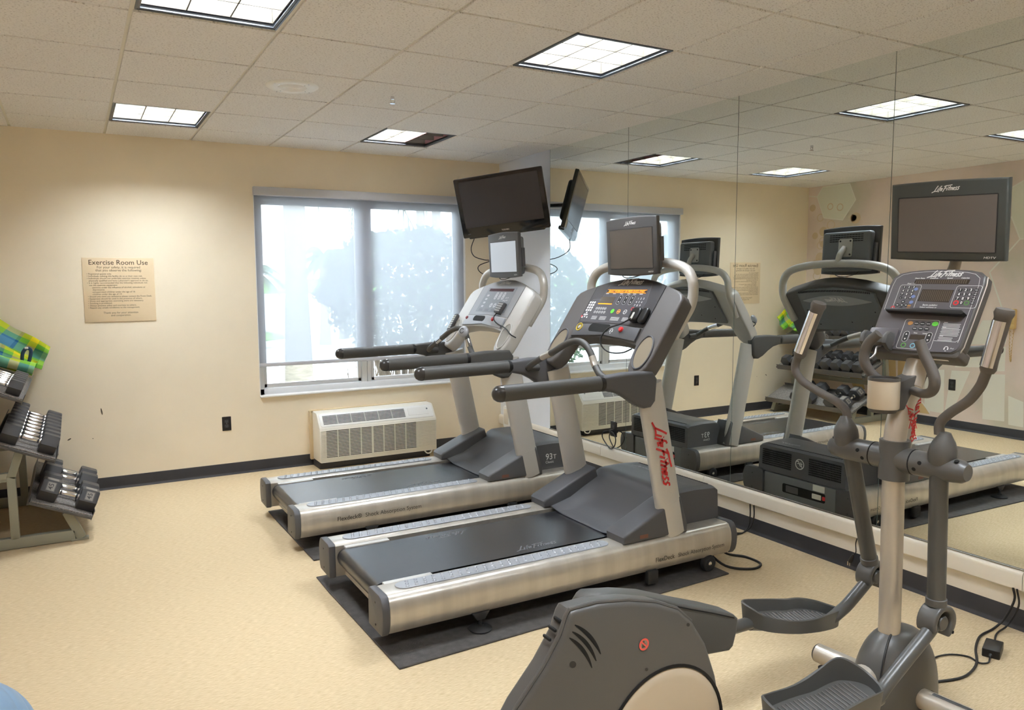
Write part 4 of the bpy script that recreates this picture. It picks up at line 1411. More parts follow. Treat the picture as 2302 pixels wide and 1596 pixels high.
        for r_ in range(2):
            for c_ in range(5):
                ring_poly(kb, 0.0065, 0.0085, -0.192 + c_ * 0.0205 * (1 + 0.1 * r_), 0.356 - r_ * 0.025, D(0.0036), n=14)
                kb.box((-0.192 + c_ * 0.0205 * (1 + 0.1 * r_), 0.356 - r_ * 0.025, 0.0036), (0.010, 0.002, 0.0002), 0, CM)
        for cx, w_ in ((-0.17, 0.05), (-0.09, 0.06), (0.02, 0.075), (0.11, 0.05)):
            for q in range(5):
                kb.box((cx, 0.302 - q * 0.005, 0.0034), (w_, 0.0016, 0.0002), 0, CM)
        for cx in (-0.165, -0.10, -0.035, 0.03, 0.08, 0.135):
            kb.box((cx, 0.458, 0.0034), (0.026, 0.0035, 0.0002), 0, CM)
        ring_poly(kb, 0.0115, 0.0145, 0.079, 0.340, D(0.0036))
        kb.box((0.079, 0.340, 0.0036), (0.016, 0.003, 0.0002), 0, CM)
        k.build('key_pad_dark', M_KEY, face, kind='stuff')
        kb.build('key_print', M_PRINT, face, kind='stuff')
        MB().prism(ellipse(0.0145, 0.0145, 20, -0.034, 0.341), 0.0028, 0.0040, CM).build('green_start_key', M_GRN, face)
        g = MB()
        ring_poly(g, 0.0105, 0.0150, 0.022, 0.340, D(0.0038))
        g.box((0.022, 0.340, 0.0036), (0.018, 0.008, 0.0003), 0, CM)
        g.build('orange_cooldown_key', M_ORG, face)
        g = MB()
        ring_poly(g, 0.007, 0.010, 0.128, 0.362, D(0.0037))
        g.prism(ellipse(0.007, 0.007, 12, -0.295, 0.297), 0.0028, 0.0036, CM)
        g.build('red_key', M_REDB, face)
        g = MB()
        ring_poly(g, 0.007, 0.010, 0.171, 0.362, D(0.0037))
        g.build('green_ring_key', mat('dark_green_key', (66, 120, 56)), face)
    else:
        kb = MB()
        for cx in (-0.032, 0.022, 0.076):
            kb.prism(rrect(0.034, 0.064, 0.016, cx=cx, cy=0.424), 0.0028, 0.0034, CM)
        for cx in (-0.032, 0.022, 0.076):
            kb.prism(ellipse(0.0195, 0.0195, 20, cx, 0.342), 0.0028, 0.0034, CM)
        for q in range(4):
            kb.prism(rrect(0.032, 0.016, 0.007, cx=-0.155, cy=0.425 - q * 0.031), 0.0028, 0.0034, CM)
        for dx, dy in ((0, 0.016), (0.024, 0.018), (-0.02, -0.006), (0.004, -0.008), (0.026, -0.004), (-0.014, -0.028), (0.01, -0.03)):
            kb.prism(ellipse(0.0075, 0.006, 12, 0.128 + dx, 0.392 + dy), 0.0028, 0.0034, CM)
        kb.build('key_pad_pale', mat('pale_key', (196, 200, 204), rough=0.4), face, kind='stuff')
        kd = MB()
        for cx in (-0.032, 0.022, 0.076):
            for dy, sg in ((0.017, 1), (-0.017, -1)):
                kd.plate([(cx - 0.005, 0.424 + dy - sg * 0.004), (cx + 0.005, 0.424 + dy - sg * 0.004), (cx, 0.424 + dy + sg * 0.005)], D(0.0037))
            kd.box((cx, 0.342, 0.0037), (0.02, 0.003, 0.0002), 0, CM)
        for cx, w_ in ((-0.15, 0.055), (-0.06, 0.06), (0.04, 0.07), (0.13, 0.06)):
            for q in range(4):
                kd.box((cx, 0.309 - q * 0.005, 0.0032), (w_, 0.0014, 0.0002), 0, CM)
        kd.build('key_print', mat('grey_print', (108, 114, 122)), face, kind='stuff')
    lg = MB()
    put_logo(lg, 0.0, 0.538, 0.21 if dark else 0.15, D(0.0030), 0.0, w=0.16)
    lg.build('console_logo', M_PRINT, face)
    # lower tray with phone slot, stop switch
    trp = [(-0.288, 0.158), (0, 0.180), (0.288, 0.158), (0.286, 0.238), (0.15, 0.250), (0, 0.254), (-0.15, 0.250), (-0.286, 0.238)]
    tray = MB().prism(trp, -0.004, 0.014, CM, bev=0.006, seg=2).build('lower_tray', M_CHAR if dark else M_LFACE, con)
    MB().prism(rrect(0.19 if dark else 0.17, 0.052 if dark else 0.045, 0.024, cx=-0.056 if dark else -0.075, cy=0.2215), 0.010, 0.0148, CM).build('phone_slot', M_HOLE, tray)
    MB().lathe([(0, 0.026), (0.012, 0.025), (0.015, 0.020), (0.015, 0.012), (0, 0.012)], CM @ Matrix.Translation((0.142 if dark else 0.137, 0.221, 0)), 20).build('stop_button', M_REDB, tray)
    if dark:
        g = MB()
        g.lathe([(0.022, 0.014), (0.022, 0.018), (0.026, 0.018), (0.026, 0.014)], CM @ Matrix.Translation((-0.243, 0.219, 0)), 24)
        g.build('yellow_ring', M_YEL, tray)
        MB().lathe([(0, 0.018), (0.010, 0.018), (0.011, 0.014)], CM @ Matrix.Translation((-0.243, 0.219, 0)), 18).build('fan_knob', M_LSILV, tray)
        g = MB()
        g.ribbon([(0.064 + 0.010 * math.cos(a / 10 * PI), 0.210 + 0.011 * math.sin(a / 10 * PI)) for a in range(11)], 0.003, D(0.0148))
        g.box((0.055, 0.206, 0.0148), (0.006, 0.010, 0.0003), 0, CM)
        g.box((0.073, 0.206, 0.0148), (0.006, 0.010, 0.0003), 0, CM)
        g.plate([(0.058, 0.196), (0.070, 0.196), (0.064, 0.190)], D(0.0149))
        g.build('headphone_mark', M_PRINT, tray)
    else:
        MB().lathe([(0, 0.024), (0.010, 0.023), (0.013, 0.018), (0.013, 0.012), (0, 0.012)], CM @ Matrix.Translation((-0.262, 0.219, 0)), 18).build('tether_button', mat('dusty_red_button', (150, 70, 76)), tray)
    # cup recesses in the wings
    for s in (-1, 1):
        cup = MB()
        pr = ellipse(0.096, 0.056, 30, s * 0.388, 0.105, rot=PI / 2 + s * 0.13)
        cup.prism(pr, -0.002, 0.0025, CM)
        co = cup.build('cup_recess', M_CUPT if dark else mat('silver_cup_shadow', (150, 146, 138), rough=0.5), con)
        rim = [(CM @ Vector((x, y, 0.003))) for x, y in ellipse(0.098, 0.058, 30, s * 0.388, 0.105, rot=PI / 2 + s * 0.13)]
        MB().tube(rim + rim[:2], 0.005, 8).build('cup_rim', M_CHAR if dark else M_LSILV, co)
    # back of the console
    bk = [(-0.30, 0.19), (0.30, 0.19), (0.298, 0.50), (0.2, 0.53), (0, 0.548), (-0.2, 0.53), (-0.298, 0.50)]
    MBk = CM @ Matrix.Translation((0, 0, -0.088))
    back = MB().prism(bk, -0.022, 0.004, MBk, bev=0.010, seg=2).build('console_back', M_BACKG, con)
    arc = [(-0.265 + 0.53 * i / 14, 0.44 - 0.035 * math.sin(PI * i / 14)) for i in range(15)]
    top = [(0.265 - 0.53 * i / 14, 0.445 + 0.045 * math.sin(PI * i / 14)) for i in range(15)]
    MB().prism(arc + top, -0.0245, -0.021, MBk, bev=0.001, seg=1).build('back_badge_panel', M_LFACE, back)
    lg = MB()
    Fb = MBk @ Matrix.Translation((0, 0.455, -0.0258)) @ Matrix.Rotation(PI, 4, 'Y')
    put_logo(lg, 0, 0, 0.17, Fb)
    lg.build('back_logo', M_PRINT, back)
    vt = MB()
    for i in range(44):
        x = -0.27 + 0.54 * i / 43
        vt.box((x, 0.512 + 0.016 * (1 - (x / 0.27) ** 2), -0.0225), (0.006, 0.014, 0.002), 0, MBk)
    vt.build('back_vent_slot', M_HOLE, back, kind='stuff')
    for x, y in ((-0.2, 0.24), (0.2, 0.24), (0.06, 0.27), (-0.26, 0.36), (0.26, 0.36)):
        MB().prism(ellipse(0.005, 0.005, 10, x, y), -0.0232, -0.021, MBk).build('back_screw', M_HOLE, back)
    # ---- monitor arch and monitor
    ap = []
    for s in (-1, 1):
        q = [(1.640, s * 0.425, 1.300), (1.700, s * 0.436, 1.395), (1.742, s * 0.442, 1.465), (1.756, s * 0.444, 1.530), (1.758, s * 0.435, 1.592), (1.765, s * 0.388, 1.648), (1.772, s * 0.29, 1.680), (1.775, s * 0.12, 1.698)]
        ap += q if s < 0 else q[::-1]
    arch = MB().tube(ap, 0.027, 14, k=5, up=(1, 0, 0)).build('monitor_arch', M_SILV2, t, angle=60)
    MB().tube([(1.775, -0.03, 1.698), (1.785, -0.03, 1.720), (1.775, -0.035, 1.765), (1.740, -0.04, 1.805)], 0.020, 12, k=4).build('monitor_arm', M_SILV2, arch)
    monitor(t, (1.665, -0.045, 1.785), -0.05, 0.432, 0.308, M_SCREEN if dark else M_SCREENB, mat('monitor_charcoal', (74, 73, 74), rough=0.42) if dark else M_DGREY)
    # loose cables under the monitor
    MB().tube([(1.70, 0.08, 1.64), (1.69, 0.04, 1.615), (1.69, -0.02, 1.612), (1.70, -0.10, 1.628), (1.71, -0.13, 1.645)], 0.0028, 6, k=5).build('monitor_cable', M_CABLE, t)
    # ---- remote pods
    if dark:
        pd = MB().prism(rrect(0.075, 0.085, 0.022, cx=0.205, cy=0.315), 0.002, 0.036, CM, bev=0.010, seg=3)
        pod = pd.build('remote_holder', M_BLACK, con)
        MB().prism(rrect(0.016, 0.045, 0.007, cx=0.203, cy=0.300), 0.034, 0.0372, CM).build('holder_slot', M_LSILV, pod)
        MB().prism(rrect(0.05, 0.095, 0.02, cx=0.268, cy=0.315), 0.002, 0.030, CM, bev=0.010, seg=3).build('remote_shell', M_BLACK, pod)
        c = [CM @ Vector(p) for p in ((0.205, 0.285, 0.035), (0.16, 0.235, 0.05), (0.115, 0.19, 0.075), (0.095, 0.13, 0.075), (0.11, 0.09, 0.055), (0.15, 0.075, 0.02), (0.20, 0.10, -0.02), (0.235, 0.14, -0.04))]
        MB().tube(c, 0.0042, 8, k=6).build('remote_cable', M_CABLE, pod)
    else:
        RM = CM @ Matrix.Translation((0.15, 0.315, 0.014)) @ Matrix.Rotation(-0.05, 4, 'Z')
        rm = MB().prism(rrect(0.085, 0.088, 0.012), -0.012, 0.016, RM, bev=0.006, seg=2).build('wired_remote', M_CHAR, con)
        g = MB()
        for a in range(4):
            for b_ in range(4):
                g.prism(rrect(0.013, 0.011, 0.003, cx=-0.026 + a * 0.0175, cy=-0.026 + b_ * 0.0175), 0.016, 0.0175, RM)
        g.build('remote_key', mat('remote_key_grey', (190, 190, 188)), rm, kind='stuff')
        c = [CM @ Vector(p) for p in ((0.15, 0.27, 0.02), (0.16, 0.235, 0.03), (0.195, 0.205, 0.03), (0.25, 0.185, 0.02), (0.33, 0.17, 0.012), (0.40, 0.15, 0.012), (0.47, 0.12, 0.01), (0.485, 0.12, -0.03))]
        MB().tube(c, 0.0042, 8, k=6).build('remote_cable', M_CABLE, rm)
        RM = CM @ Matrix.Translation((-0.44, 0.165, 0.022)) @ Matrix.Rotation(0.1, 4, 'Z')
        rm = MB().prism(rrect(0.05, 0.15, 0.014), -0.020, 0.006, RM, bev=0.006, seg=2).build('holstered_remote', M_CHAR, con)
        g = MB()
        for a in range(2):
            for b_ in range(7):
                g.prism(rrect(0.015, 0.010, 0.002, cx=-0.01 + a * 0.02, cy=-0.05 + b_ * 0.017), 0.006, 0.0075, RM)
        g.build('remote_key', mat('remote_key_pale', (206, 206, 200)), rm, kind='stuff')
        c = [CM @ Vector(p) for p in ((-0.44, 0.10, 0.02), (-0.43, 0.07, 0.03), (-0.42, -0.02, 0.05), (-0.41, -0.06, 0.03))]
        MB().tube(c, 0.0035, 8, k=6).build('holster_cable', M_CABLE, rm)
    return t


tm_far = treadmill((1.08, 4.83, 0.0), 'silver treadmill with a pale console, farther one by the window', False)
tm_near = treadmill((1.085, 3.41, 0.0), 'treadmill with a dark charcoal console and orange display, nearer the camera', True)

for nm, lab, pts in (('floor_mat', 'black rubber mat under the nearer treadmill', [(1.085, 3.73), (1.108, 2.812), (3.06, 2.885), (3.06, 3.95), (1.085, 3.95)]),
                     ('floor_mat', 'black rubber mat under the farther treadmill', [(1.13, 5.12), (1.143, 4.207), (3.06, 4.24), (3.06, 5.30), (1.13, 5.30)])):
    cx = sum(p[0] for p in pts) / len(pts)
    cy = sum(p[1] for p in pts) / len(pts)
    o = MB().prism([(x - cx, y - cy) for x, y in pts], 0, 0.0095, None, bev=0.003, seg=1).build(nm, M_MAT)
    o.location = (cx, cy, 0)
    tag(o, lab, 'mat', 'rubber mats under the treadmills')


def cord(name, label, pts, r=0.004, k=6, group=None, cat='cord', parent=None):
    if parent is not None:
        return MB().tube(pts, r, 8, k=k).build(name, M_CABLE, parent, world=True)
    t = thing(name, label, cat, pts[0], group=group)
    MB().tube(pts, r, 8, k=k).build('cable', M_CABLE, t, world=True)
    return t


cord('power_cord', 'black power cord looped on the floor beside the nearer treadmill front', [(3.05, 3.06, 0.09), (3.10, 2.95, 0.02), (3.22, 2.87, 0.006), (3.32, 2.90, 0.006), (3.33, 3.02, 0.006), (3.25, 3.08, 0.02), (3.17, 3.10, 0.08)], 0.007, parent=tm_near)
for k_, dy in enumerate((0, 0.03)):
    cord('power_cord', ('black cord hanging down the rail behind the nearer treadmill, left of two', 'black cord hanging down the rail behind the nearer treadmill, right of two')[k_],
         [(XM - 0.028, 3.31 - dy, 0.19), (XM - 0.030, 3.305 - dy, 0.12), (XM - 0.035, 3.31 - dy * 0.6, 0.05), (XM - 0.07, 3.32, 0.010), (3.58, 3.32 + dy, 0.006), (3.45, 3.30 + dy, 0.006), (3.30, 3.28 + dy, 0.006), (3.12, 3.30 + dy, 0.09)], 0.004, parent=tm_near)
cord('power_cord', 'short cord hanging below the rail behind the farther treadmill', [(XM - 0.028, 4.02, 0.19), (XM - 0.03, 4.03, 0.13), (XM - 0.04, 4.10, 0.06), (XM - 0.06, 4.2, 0.02), (3.60, 4.30, 0.006), (3.3, 4.5, 0.006), (3.12, 4.62, 0.09)], 0.004, parent=tm_far)
t = cord('plugged_cord', 'black cord plugged into the mirror outlet and looping below it', [(XM - 0.035, 4.735, 0.415), (XM - 0.05, 4.79, 0.40), (XM - 0.04, 4.815, 0.35), (XM - 0.03, 4.76, 0.29), (XM - 0.028, 4.715, 0.275), (XM - 0.04, 4.66, 0.31), (XM - 0.05, 4.635, 0.37), (XM - 0.045, 4.67, 0.41), (XM - 0.04, 4.70, 0.415)], 0.0045)
MB().box((XM - 0.025, 4.718, 0.412), (0.030, 0.034, 0.030), 0.006).build('plug', M_BLACK, t, world=True)
t = cord('loose_cord', 'black cord with a loose plug hanging in front of the baseboard', [(XM - 0.030, 2.565, 0.19), (XM - 0.032, 2.57, 0.16), (XM - 0.035, 2.565, 0.115), (XM - 0.04, 2.575, 0.095)], 0.003)
MB().tube([(XM - 0.04, 2.575, 0.10), (XM - 0.042, 2.585, 0.07), (XM - 0.044, 2.592, 0.052)], [0.006, 0.011, 0.011], 10).build('plug', M_BLACK, t, world=True)
for d in (-0.006, 0.006):
    MB().box((XM - 0.045, 2.598 + d, 0.042), (0.002, 0.005, 0.022)).build('plug_pin', M_CHROME, t, world=True)
# ================================================================ elliptical trainer
M_EG = mat('trainer_grey_plastic', (88, 87, 85), rough=0.36, bump=(420, 0.08), noise=(2.5, 0.05))
M_EDG = mat('trainer_dark_grey', (82, 82, 80), rough=0.42, bump=(420, 0.1))
M_ETUBE = mat('trainer_grey_tube', (84, 84, 82), rough=0.34, metal=0.1)
M_ESIL = mat('trainer_silver_paint', (200, 192, 180), rough=0.35, metal=0.45)
M_ETAN = mat('trainer_tan_disc', (196, 182, 160), rough=0.4, metal=0.1)
M_EFACE = mat('trainer_console_face', (92, 88, 92), rough=0.38)
M_EBODY = mat('trainer_console_body', (80, 77, 74), rough=0.42)
M_ETV = mat('trainer_tv_bezel', (66, 70, 68), rough=0.42)
M_EHG = mat('trainer_handle_foam', (95, 90, 85), rough=0.6, bump=(300, 0.1))
M_ESCR = mat('trainer_tv_screen', (104, 98, 94), rough=0.25, spec=0.5)
EY = 1.69
el = thing('elliptical_trainer', 'grey elliptical trainer with its own TV in the right foreground', 'elliptical', (2.66, EY, 0))
W = dict(world=True)
FXZ = lambda y: frame((0, y, 0), (1, 0, 0), (0, 0, 1))          # local (x, z), extrudes towards -y

# ---- rear drive housing
hp = [(1.115, 0.727), (1.205, 0.728), (1.312, 0.712), (1.408, 0.686), (1.492, 0.648), (1.548, 0.596), (1.599, 0.520), (1.642, 0.410), (1.669, 0.296), (1.678, 0.18), (1.665, 0.06), (1.62, 0.035),
      (0.93, 0.035), (0.80, 0.10), (0.80, 0.24), (0.86, 0.37), (0.952, 0.503), (1.032, 0.589), (1.086, 0.665), (1.104, 0.712)]
hs = MB().prism(hp, -0.03, 0.045, FXZ(1.632), bev=0.014, seg=3).build('drive_housing', M_EG, el, **W)
rim = [(x, z) for x, z in hp[13:] + hp[:6]]
MB().tube([(x - 0.003, 1.600, z + 0.002) for x, z in rim], 0.006, 8).build('housing_ridge', M_EG, hs, **W)
sl = MB()
for (a, b) in (((1.122, 0.690), (1.208, 0.588)), ((1.114, 0.673), (1.193, 0.572)), ((1.105, 0.658), (1.179, 0.556))):
    cxm, czm = (a[0] + b[0]) / 2 + 0.014, (a[1] + b[1]) / 2 + 0.013
    L1, L2 = [], []
    for i in range(13):
        q = i / 12
        x = (1 - q) ** 2 * a[0] + 2 * q * (1 - q) * cxm + q * q * b[0]
        z = (1 - q) ** 2 * a[1] + 2 * q * (1 - q) * czm + q * q * b[1]
        w = 0.0012 + 0.0044 * math.sin(PI * q) ** 0.7
        L1.append((x - w * 0.7, z - w * 0.7))
        L2.append((x + w * 0.7, z + w * 0.7))
    poly = L1 + L2[::-1]
    MB().plate(poly, FXZ(1.5862)).build('side_vent', M_HOLE, hs, **W)
for k in range(3):
    MB().box((1.092 - k * 0.017, 1.622, 0.697 - k * 0.021), (0.008, 0.034, 0.009), 0.003).build('rear_vent', M_HOLE, hs, **W)
for (x, z, r) in ((1.116, 0.582, 0.012), (1.523, 0.598, 0.007), (1.369, 0.502, 0.006)):
    MB().plate(ellipse(r, r * 0.75, 14, x, z, rot=-0.6), FXZ(1.5862)).build('screw_recess', M_KEY, hs, **W)
Fst = FXZ(1.5858)
sk = MB()
ring_poly(sk, 0.0125, 0.0175, 1.358, 0.579, Fst, z=0.0006)
sk.ribbon([(1.347, 0.590), (1.369, 0.568)], 0.0045, Fst, z=0.0007)
sk.build('warning_sticker_ring', mat('sticker_red', (238, 92, 82), rough=0.4), hs, **W)
sk = MB().plate(ellipse(0.0155, 0.0155, 20, 1.358, 0.579), Fst, z=0.0004)
sk.build('warning_sticker_disc', mat('sticker_grey', (150, 130, 116)), hs, **W)
sk = MB()
sk.plate(ellipse(0.004, 0.004, 10, 1.356, 0.586), Fst, z=0.00055)
sk.plate([(1.350, 0.570), (1.364, 0.570), (1.362, 0.582), (1.352, 0.582)], Fst, z=0.00055)
sk.build('warning_sticker_figure', M_DPRINT, hs, **W)
dcx, dcz, dr = 1.445, 0.268, 0.218
Md = frame((dcx, 1.587, dcz), (1, 0, 0), (0, 0, 1))
dk = MB().lathe([(0, 0.010), (0.19, 0.010), (0.206, 0.006), (0.2145, 0.0), (0.2145, -0.006), (0, -0.006)], Md, 64).build('crank_disc', M_ETAN, el, **W)
MB().lathe([(0.2155, -0.002), (0.2155, 0.0035), (0.224, 0.0035), (0.224, -0.002)], Md, 64).build('disc_gap', M_HOLE, dk, **W)
# ---- pedal lever covers
lc = [(1.290, 0.630), (1.305, 0.648), (1.322, 0.657), (1.43, 0.640), (1.536, 0.613), (1.696, 0.552), (1.80, 0.515), (1.899, 0.475), (1.918, 0.458), (1.914, 0.414), (1.898, 0.364), (1.880, 0.352), (1.786, 0.362), (1.55, 0.40), (1.36, 0.44), (1.29, 0.50), (1.278, 0.57)]
cv = MB().prism(lc, 0, 0.085, FXZ(1.845), bev=0.010, seg=3).build('left_lever_cover', M_EDG, el, **W)
MB().ribbon([(1.322, 0.642), (1.43, 0.626), (1.536, 0.600), (1.696, 0.540), (1.80, 0.503), (1.895, 0.466)], 0.004, FXZ(1.7588), z=0.001).build('cover_seam', M_HOLE, cv, **W)
MB().tube([(1.88, 1.81, 0.41), (1.98, 1.83, 0.385), (2.10, 1.86, 0.365)], 0.022, 14).build('left_lever_tube', M_ETUBE, el, **W)
rc_ = [(1.30, 0.10), (1.31, 0.15), (1.40, 0.19), (1.62, 0.20), (1.72, 0.195), (1.73, 0.15), (1.70, 0.11), (1.40, 0.07)]
MB().prism(rc_, 0, 0.075, FXZ(1.545), bev=0.010, seg=3).build('right_lever_cover', M_EDG, el, **W)
MB().tube([(1.70, 1.51, 0.16), (1.95, 1.51, 0.165), (2.20, 1.51, 0.175), (2.312, 1.51, 0.195)], 0.026, 14, k=4).build('right_lever_tube', M_ETUBE, el, **W)


def pedal(name, rim, drop, floor_drop):
    """shoe-shaped tray from its rim outline"""
    n0 = len(rim)
    rim = [Vector(p) for p in rim]
    P = [rim[-1]] + rim + rim[:2]
    out = []
    for i in range(1, n0 + 1):
        a, b, c, d = P[i - 1], P[i], P[i + 1], P[i + 2]
        for j in range(4):
            t = j / 4
            out.append(0.5 * ((2 * b) + (c - a) * t + (2 * a - 5 * b + 4 * c - d) * t * t + (3 * b - a - 3 * c + d) * t ** 3))
    n = len(out)
    ctr = sum(out, Vector()) / n
    # mean plane of the foot bed
    def inset(p, dist, dz):
        v = (ctr - p)
        v.z = 0
        v.normalize()
        q = p + v * dist
        return Vector((q.x, q.y, q.z + dz))
    loops = [out, [inset(p, 0.004, 0.003) for p in out], [inset(p, 0.010, 0.0) for p in out]]
    bed = []
    bot = []
    # foot bed plane fitted through the rim
    import numpy as np
    A = np.array([[p.x, p.y, 1] for p in out])
    zz = np.array([p.z for p in out])
    k = np.linalg.lstsq(A, zz, rcond=None)[0]
    pl = lambda p: float(k[0] * p.x + k[1] * p.y + k[2])
    for p in out:
        q = inset(p, 0.016, 0)
        bed.append(Vector((q.x, q.y, pl(q) - floor_drop)))
        q = inset(p, 0.010, 0)
        bot.append(Vector((q.x, q.y, pl(q) - drop)))
    bm = bmesh.new()
    rings = [[bm.verts.new(v) for v in lp] for lp in (bot, loops[0], loops[1], loops[2], bed)]
    for a, b in zip(rings, rings[1:]):
        for i in range(n):
            j = (i + 1) % n
            bm.faces.new((a[i], a[j], b[j], b[i]))
    bm.faces.new(rings[0])
    bm.faces.new(rings[-1])
    bmesh.ops.recalc_face_normals(bm, faces=bm.faces)
    o = MB().add(bm).build(name, M_EDG, el, angle=30, **W)
    # ribs across the foot bed
    rb = MB()
    xs_ = sorted(p.x for p in bed)
    x0, x1 = xs_[0] + 0.05, xs_[-1] - 0.05
    m_ = 20
    for i in range(m_):
        x = x0 + (x1 - x0) * i / (m_ - 1)
        ys_ = []
        for a, b in zip(bed, bed[1:] + bed[:1]):
            if (a.x - x) * (b.x - x) < 0:
                ys_.append(a.y + (b.y - a.y) * (x - a.x) / (b.x - a.x))
        if len(ys_) < 2 or max(ys_) - min(ys_) < 0.05:
            continue
        ya, yb = min(ys_) + 0.014, max(ys_) - 0.014
        pa, pb = Vector((x, ya, 0)), Vector((x, yb, 0))
        pa.z = pl(pa) - floor_drop + 0.001
        pb.z = pl(pb) - floor_drop + 0.001
        rb.tube([pa, pb], 0.0028, 6)
    rb.build('tread_ribs', mat('tread_rib_grey', (104, 100, 98), rough=0.5), o, kind='stuff', **W)
    return o


pedal('left_pedal', [(2.052, 1.875, 0.447), (2.059, 1.832, 0.431), (2.109, 1.806, 0.399), (2.226, 1.80, 0.360), (2.365, 1.81, 0.332), (2.49, 1.84, 0.312), (2.60, 1.875, 0.290), (2.635, 1.905, 0.282), (2.605, 1.94, 0.293), (2.557, 1.96, 0.311), (2.47, 1.965, 0.337), (2.362, 1.95, 0.361), (2.182, 1.915, 0.410)], 0.060, 0.042)
pedal('right_pedal', [(1.815, 1.565, 0.303), (1.85, 1.58, 0.298), (1.978, 1.588, 0.289), (2.106, 1.590, 0.311), (2.178, 1.59, 0.326), (2.224, 1.582, 0.322), (2.272, 1.55, 0.292), (2.287, 1.51, 0.268), (2.262, 1.462, 0.262), (2.21, 1.435, 0.275), (2.10, 1.42, 0.285), (1.95, 1.42, 0.275), (1.83, 1.43, 0.285), (1.80, 1.48, 0.295)], 0.075, 0.052)

# ---- mast, crossbar, swing arms
MB().tube([(2.64, EY, 0.05), (2.628, EY, 0.6), (2.618, EY, 0.93), (2.622, EY, 1.04), (2.650, EY, 1.12), (2.688, EY, 1.175), (2.712, EY, 1.22)], 0.0385, 24, k=5, flat=0.96, up=(0, 1, 0)).build('mast', M_ESIL, el, angle=60, **W)
mast = el.children[-1]
MB().tube([(2.700, EY, 1.20), (2.728, EY, 1.275), (2.752, EY, 1.34)], [0.040, 0.038, 0.036], 20).build('neck', M_ESIL, el, **W)
lg = MB()
put_logo(lg, 0, 0, 0.15, frame((2.655, 1.6500, 1.075), (0.34, 0, -0.94), (0.94, 0, 0.34)), 0.0, w=0.16)
lg.build('mast_logo', M_RED, mast, **W)
MB().tube([(2.62, EY - 0.075, 0.94), (2.62, EY + 0.075, 0.94)], 0.046, 24).build('crossbar_hub', M_EG, el, **W)
MB().tube([(2.62, EY, 0.862), (2.62, EY, 1.008)], [0.052, 0.054, 0.052], 24).build('mast_clamp', M_EG, el, **W)
for s, yb, xa in ((1, 1.885, 0), (-1, 1.515, 0)):
    side = ('left', 'right')[s < 0]
    ye = EY + s * 0.262
    cbp = [(2.62, EY + s * 0.078, 0.94), (2.62, EY + s * 0.20, 0.94), (2.62, EY + s * 0.245, 0.94), (2.62, ye, 0.94)]
    cb = MB().tube(cbp, [0.0455, 0.044, 0.039, 0.028], 22).build('%s_crossbar' % side, M_EG, el, **W)
    MB().tube([(2.62, EY + s * 0.0765, 0.94), (2.62, EY + s * 0.0795, 0.94)], 0.0468, 24).build('crossbar_joint', M_HOLE, cb, **W)
    for (yy, a) in ((EY + s * 0.12, 0.5), (EY + s * 0.235, 2.1), (EY + s * 0.10, -0.7)):
        p = Vector((2.62 - 0.0440 * math.cos(a * 0.5), yy, 0.94 + 0.0440 * math.sin(a * 0.5)))
        MB().lathe([(0, 0.002), (0.007, 0.002), (0.008, -0.001)], frame(p, (0, 1, 0), (math.sin(a * 0.5), 0, math.cos(a * 0.5))) @ Matrix.Rotation(PI, 4, 'X'), 10).build('crossbar_screw', M_HOLE, cb, **W)
    bs = MB()
    Mb = Matrix.Translation((2.615, yb - s * 0.005, 0.925)) @ Matrix.Rotation(-s * 0.10, 4, 'X')
    bs.lathe([(0, 0), (0.028, 0.008), (0.042, 0.035), (0.0455, 0.062), (0.043, 0.088), (0.034, 0.112), (0.023, 0.130), (0.0165, 0.142), (0, 0.142)], Mb, 26)
    bs.build('%s_pivot_cover' % side, M_EG, el, **W)
    # handle
    if s > 0:
        hpth = [(2.62, 1.886, 1.055), (2.62, 1.899, 1.090), (2.62, 1.945, 1.118), (2.62, 2.035, 1.150), (2.62, 2.100, 1.180), (2.62, 2.133, 1.215), (2.62, 2.135, 1.25), (2.62, 2.118, 1.290)]
        g0, g1 = Vector((2.62, 2.116, 1.288)), Vector((2.62, 2.040, 1.478))
    else:
        hpth = [(2.62, 1.531, 1.055), (2.62, 1.530, 1.095), (2.62, 1.500, 1.133), (2.62, 1.440, 1.185), (2.62, 1.406, 1.235), (2.62, 1.393, 1.27), (2.62, 1.384, 1.30)]
        g0, g1 = Vector((2.62, 1.383, 1.298)), Vector((2.62, 1.346, 1.470))
    ha = MB().tube(hpth, 0.0165, 14, k=6).build('%s_handle_tube' % side, M_EHG, el, angle=60, **W)
    ax = (g1 - g0).normalized()
    gr = MB().tube([g0 - ax * 0.012, g0, g0 + ax * 0.03, g1 - ax * 0.03, g1 - ax * 0.004, g1 + ax * 0.012, g1 + ax * 0.026], [0.021, 0.0265, 0.025, 0.0265, 0.027, 0.032, 0.028], 20, flat=0.92, up=(1, 0, 0)).build('%s_grip' % side, M_EHG, ha, angle=50, **W)
    # pulse plate on the user's side of the grip
    side_v = ax.cross(Vector((1, 0, 0))).normalized()
    def pf(u, v, g0=g0, g1=g1, ax=ax, side_v=side_v):
        a = (v - 0.5) * 1.9
        p = g0.lerp(g1, 0.05 + 0.88 * u)
        return p + Vector((-1, 0, 0)) * (0.0290 * math.cos(a)) + side_v * (0.0265 * math.sin(a))
    MB().grid(pf, 12, 10).build('pulse_plate', M_CHROME, gr, angle=60, **W)
    # lower arm
    p0, p1 = (Vector((2.645, 1.885, 0.92)), Vector((2.790, 1.885, 0.452))) if s > 0 else (Vector((2.612, 1.52, 0.92)), Vector((2.628, 1.517, 0.450)))
    la = MB().tube([p0, p1], 0.0300, 20).build('%s_swing_arm' % side, M_ETUBE, el, **W)
    d = (p1 - p0).normalized()
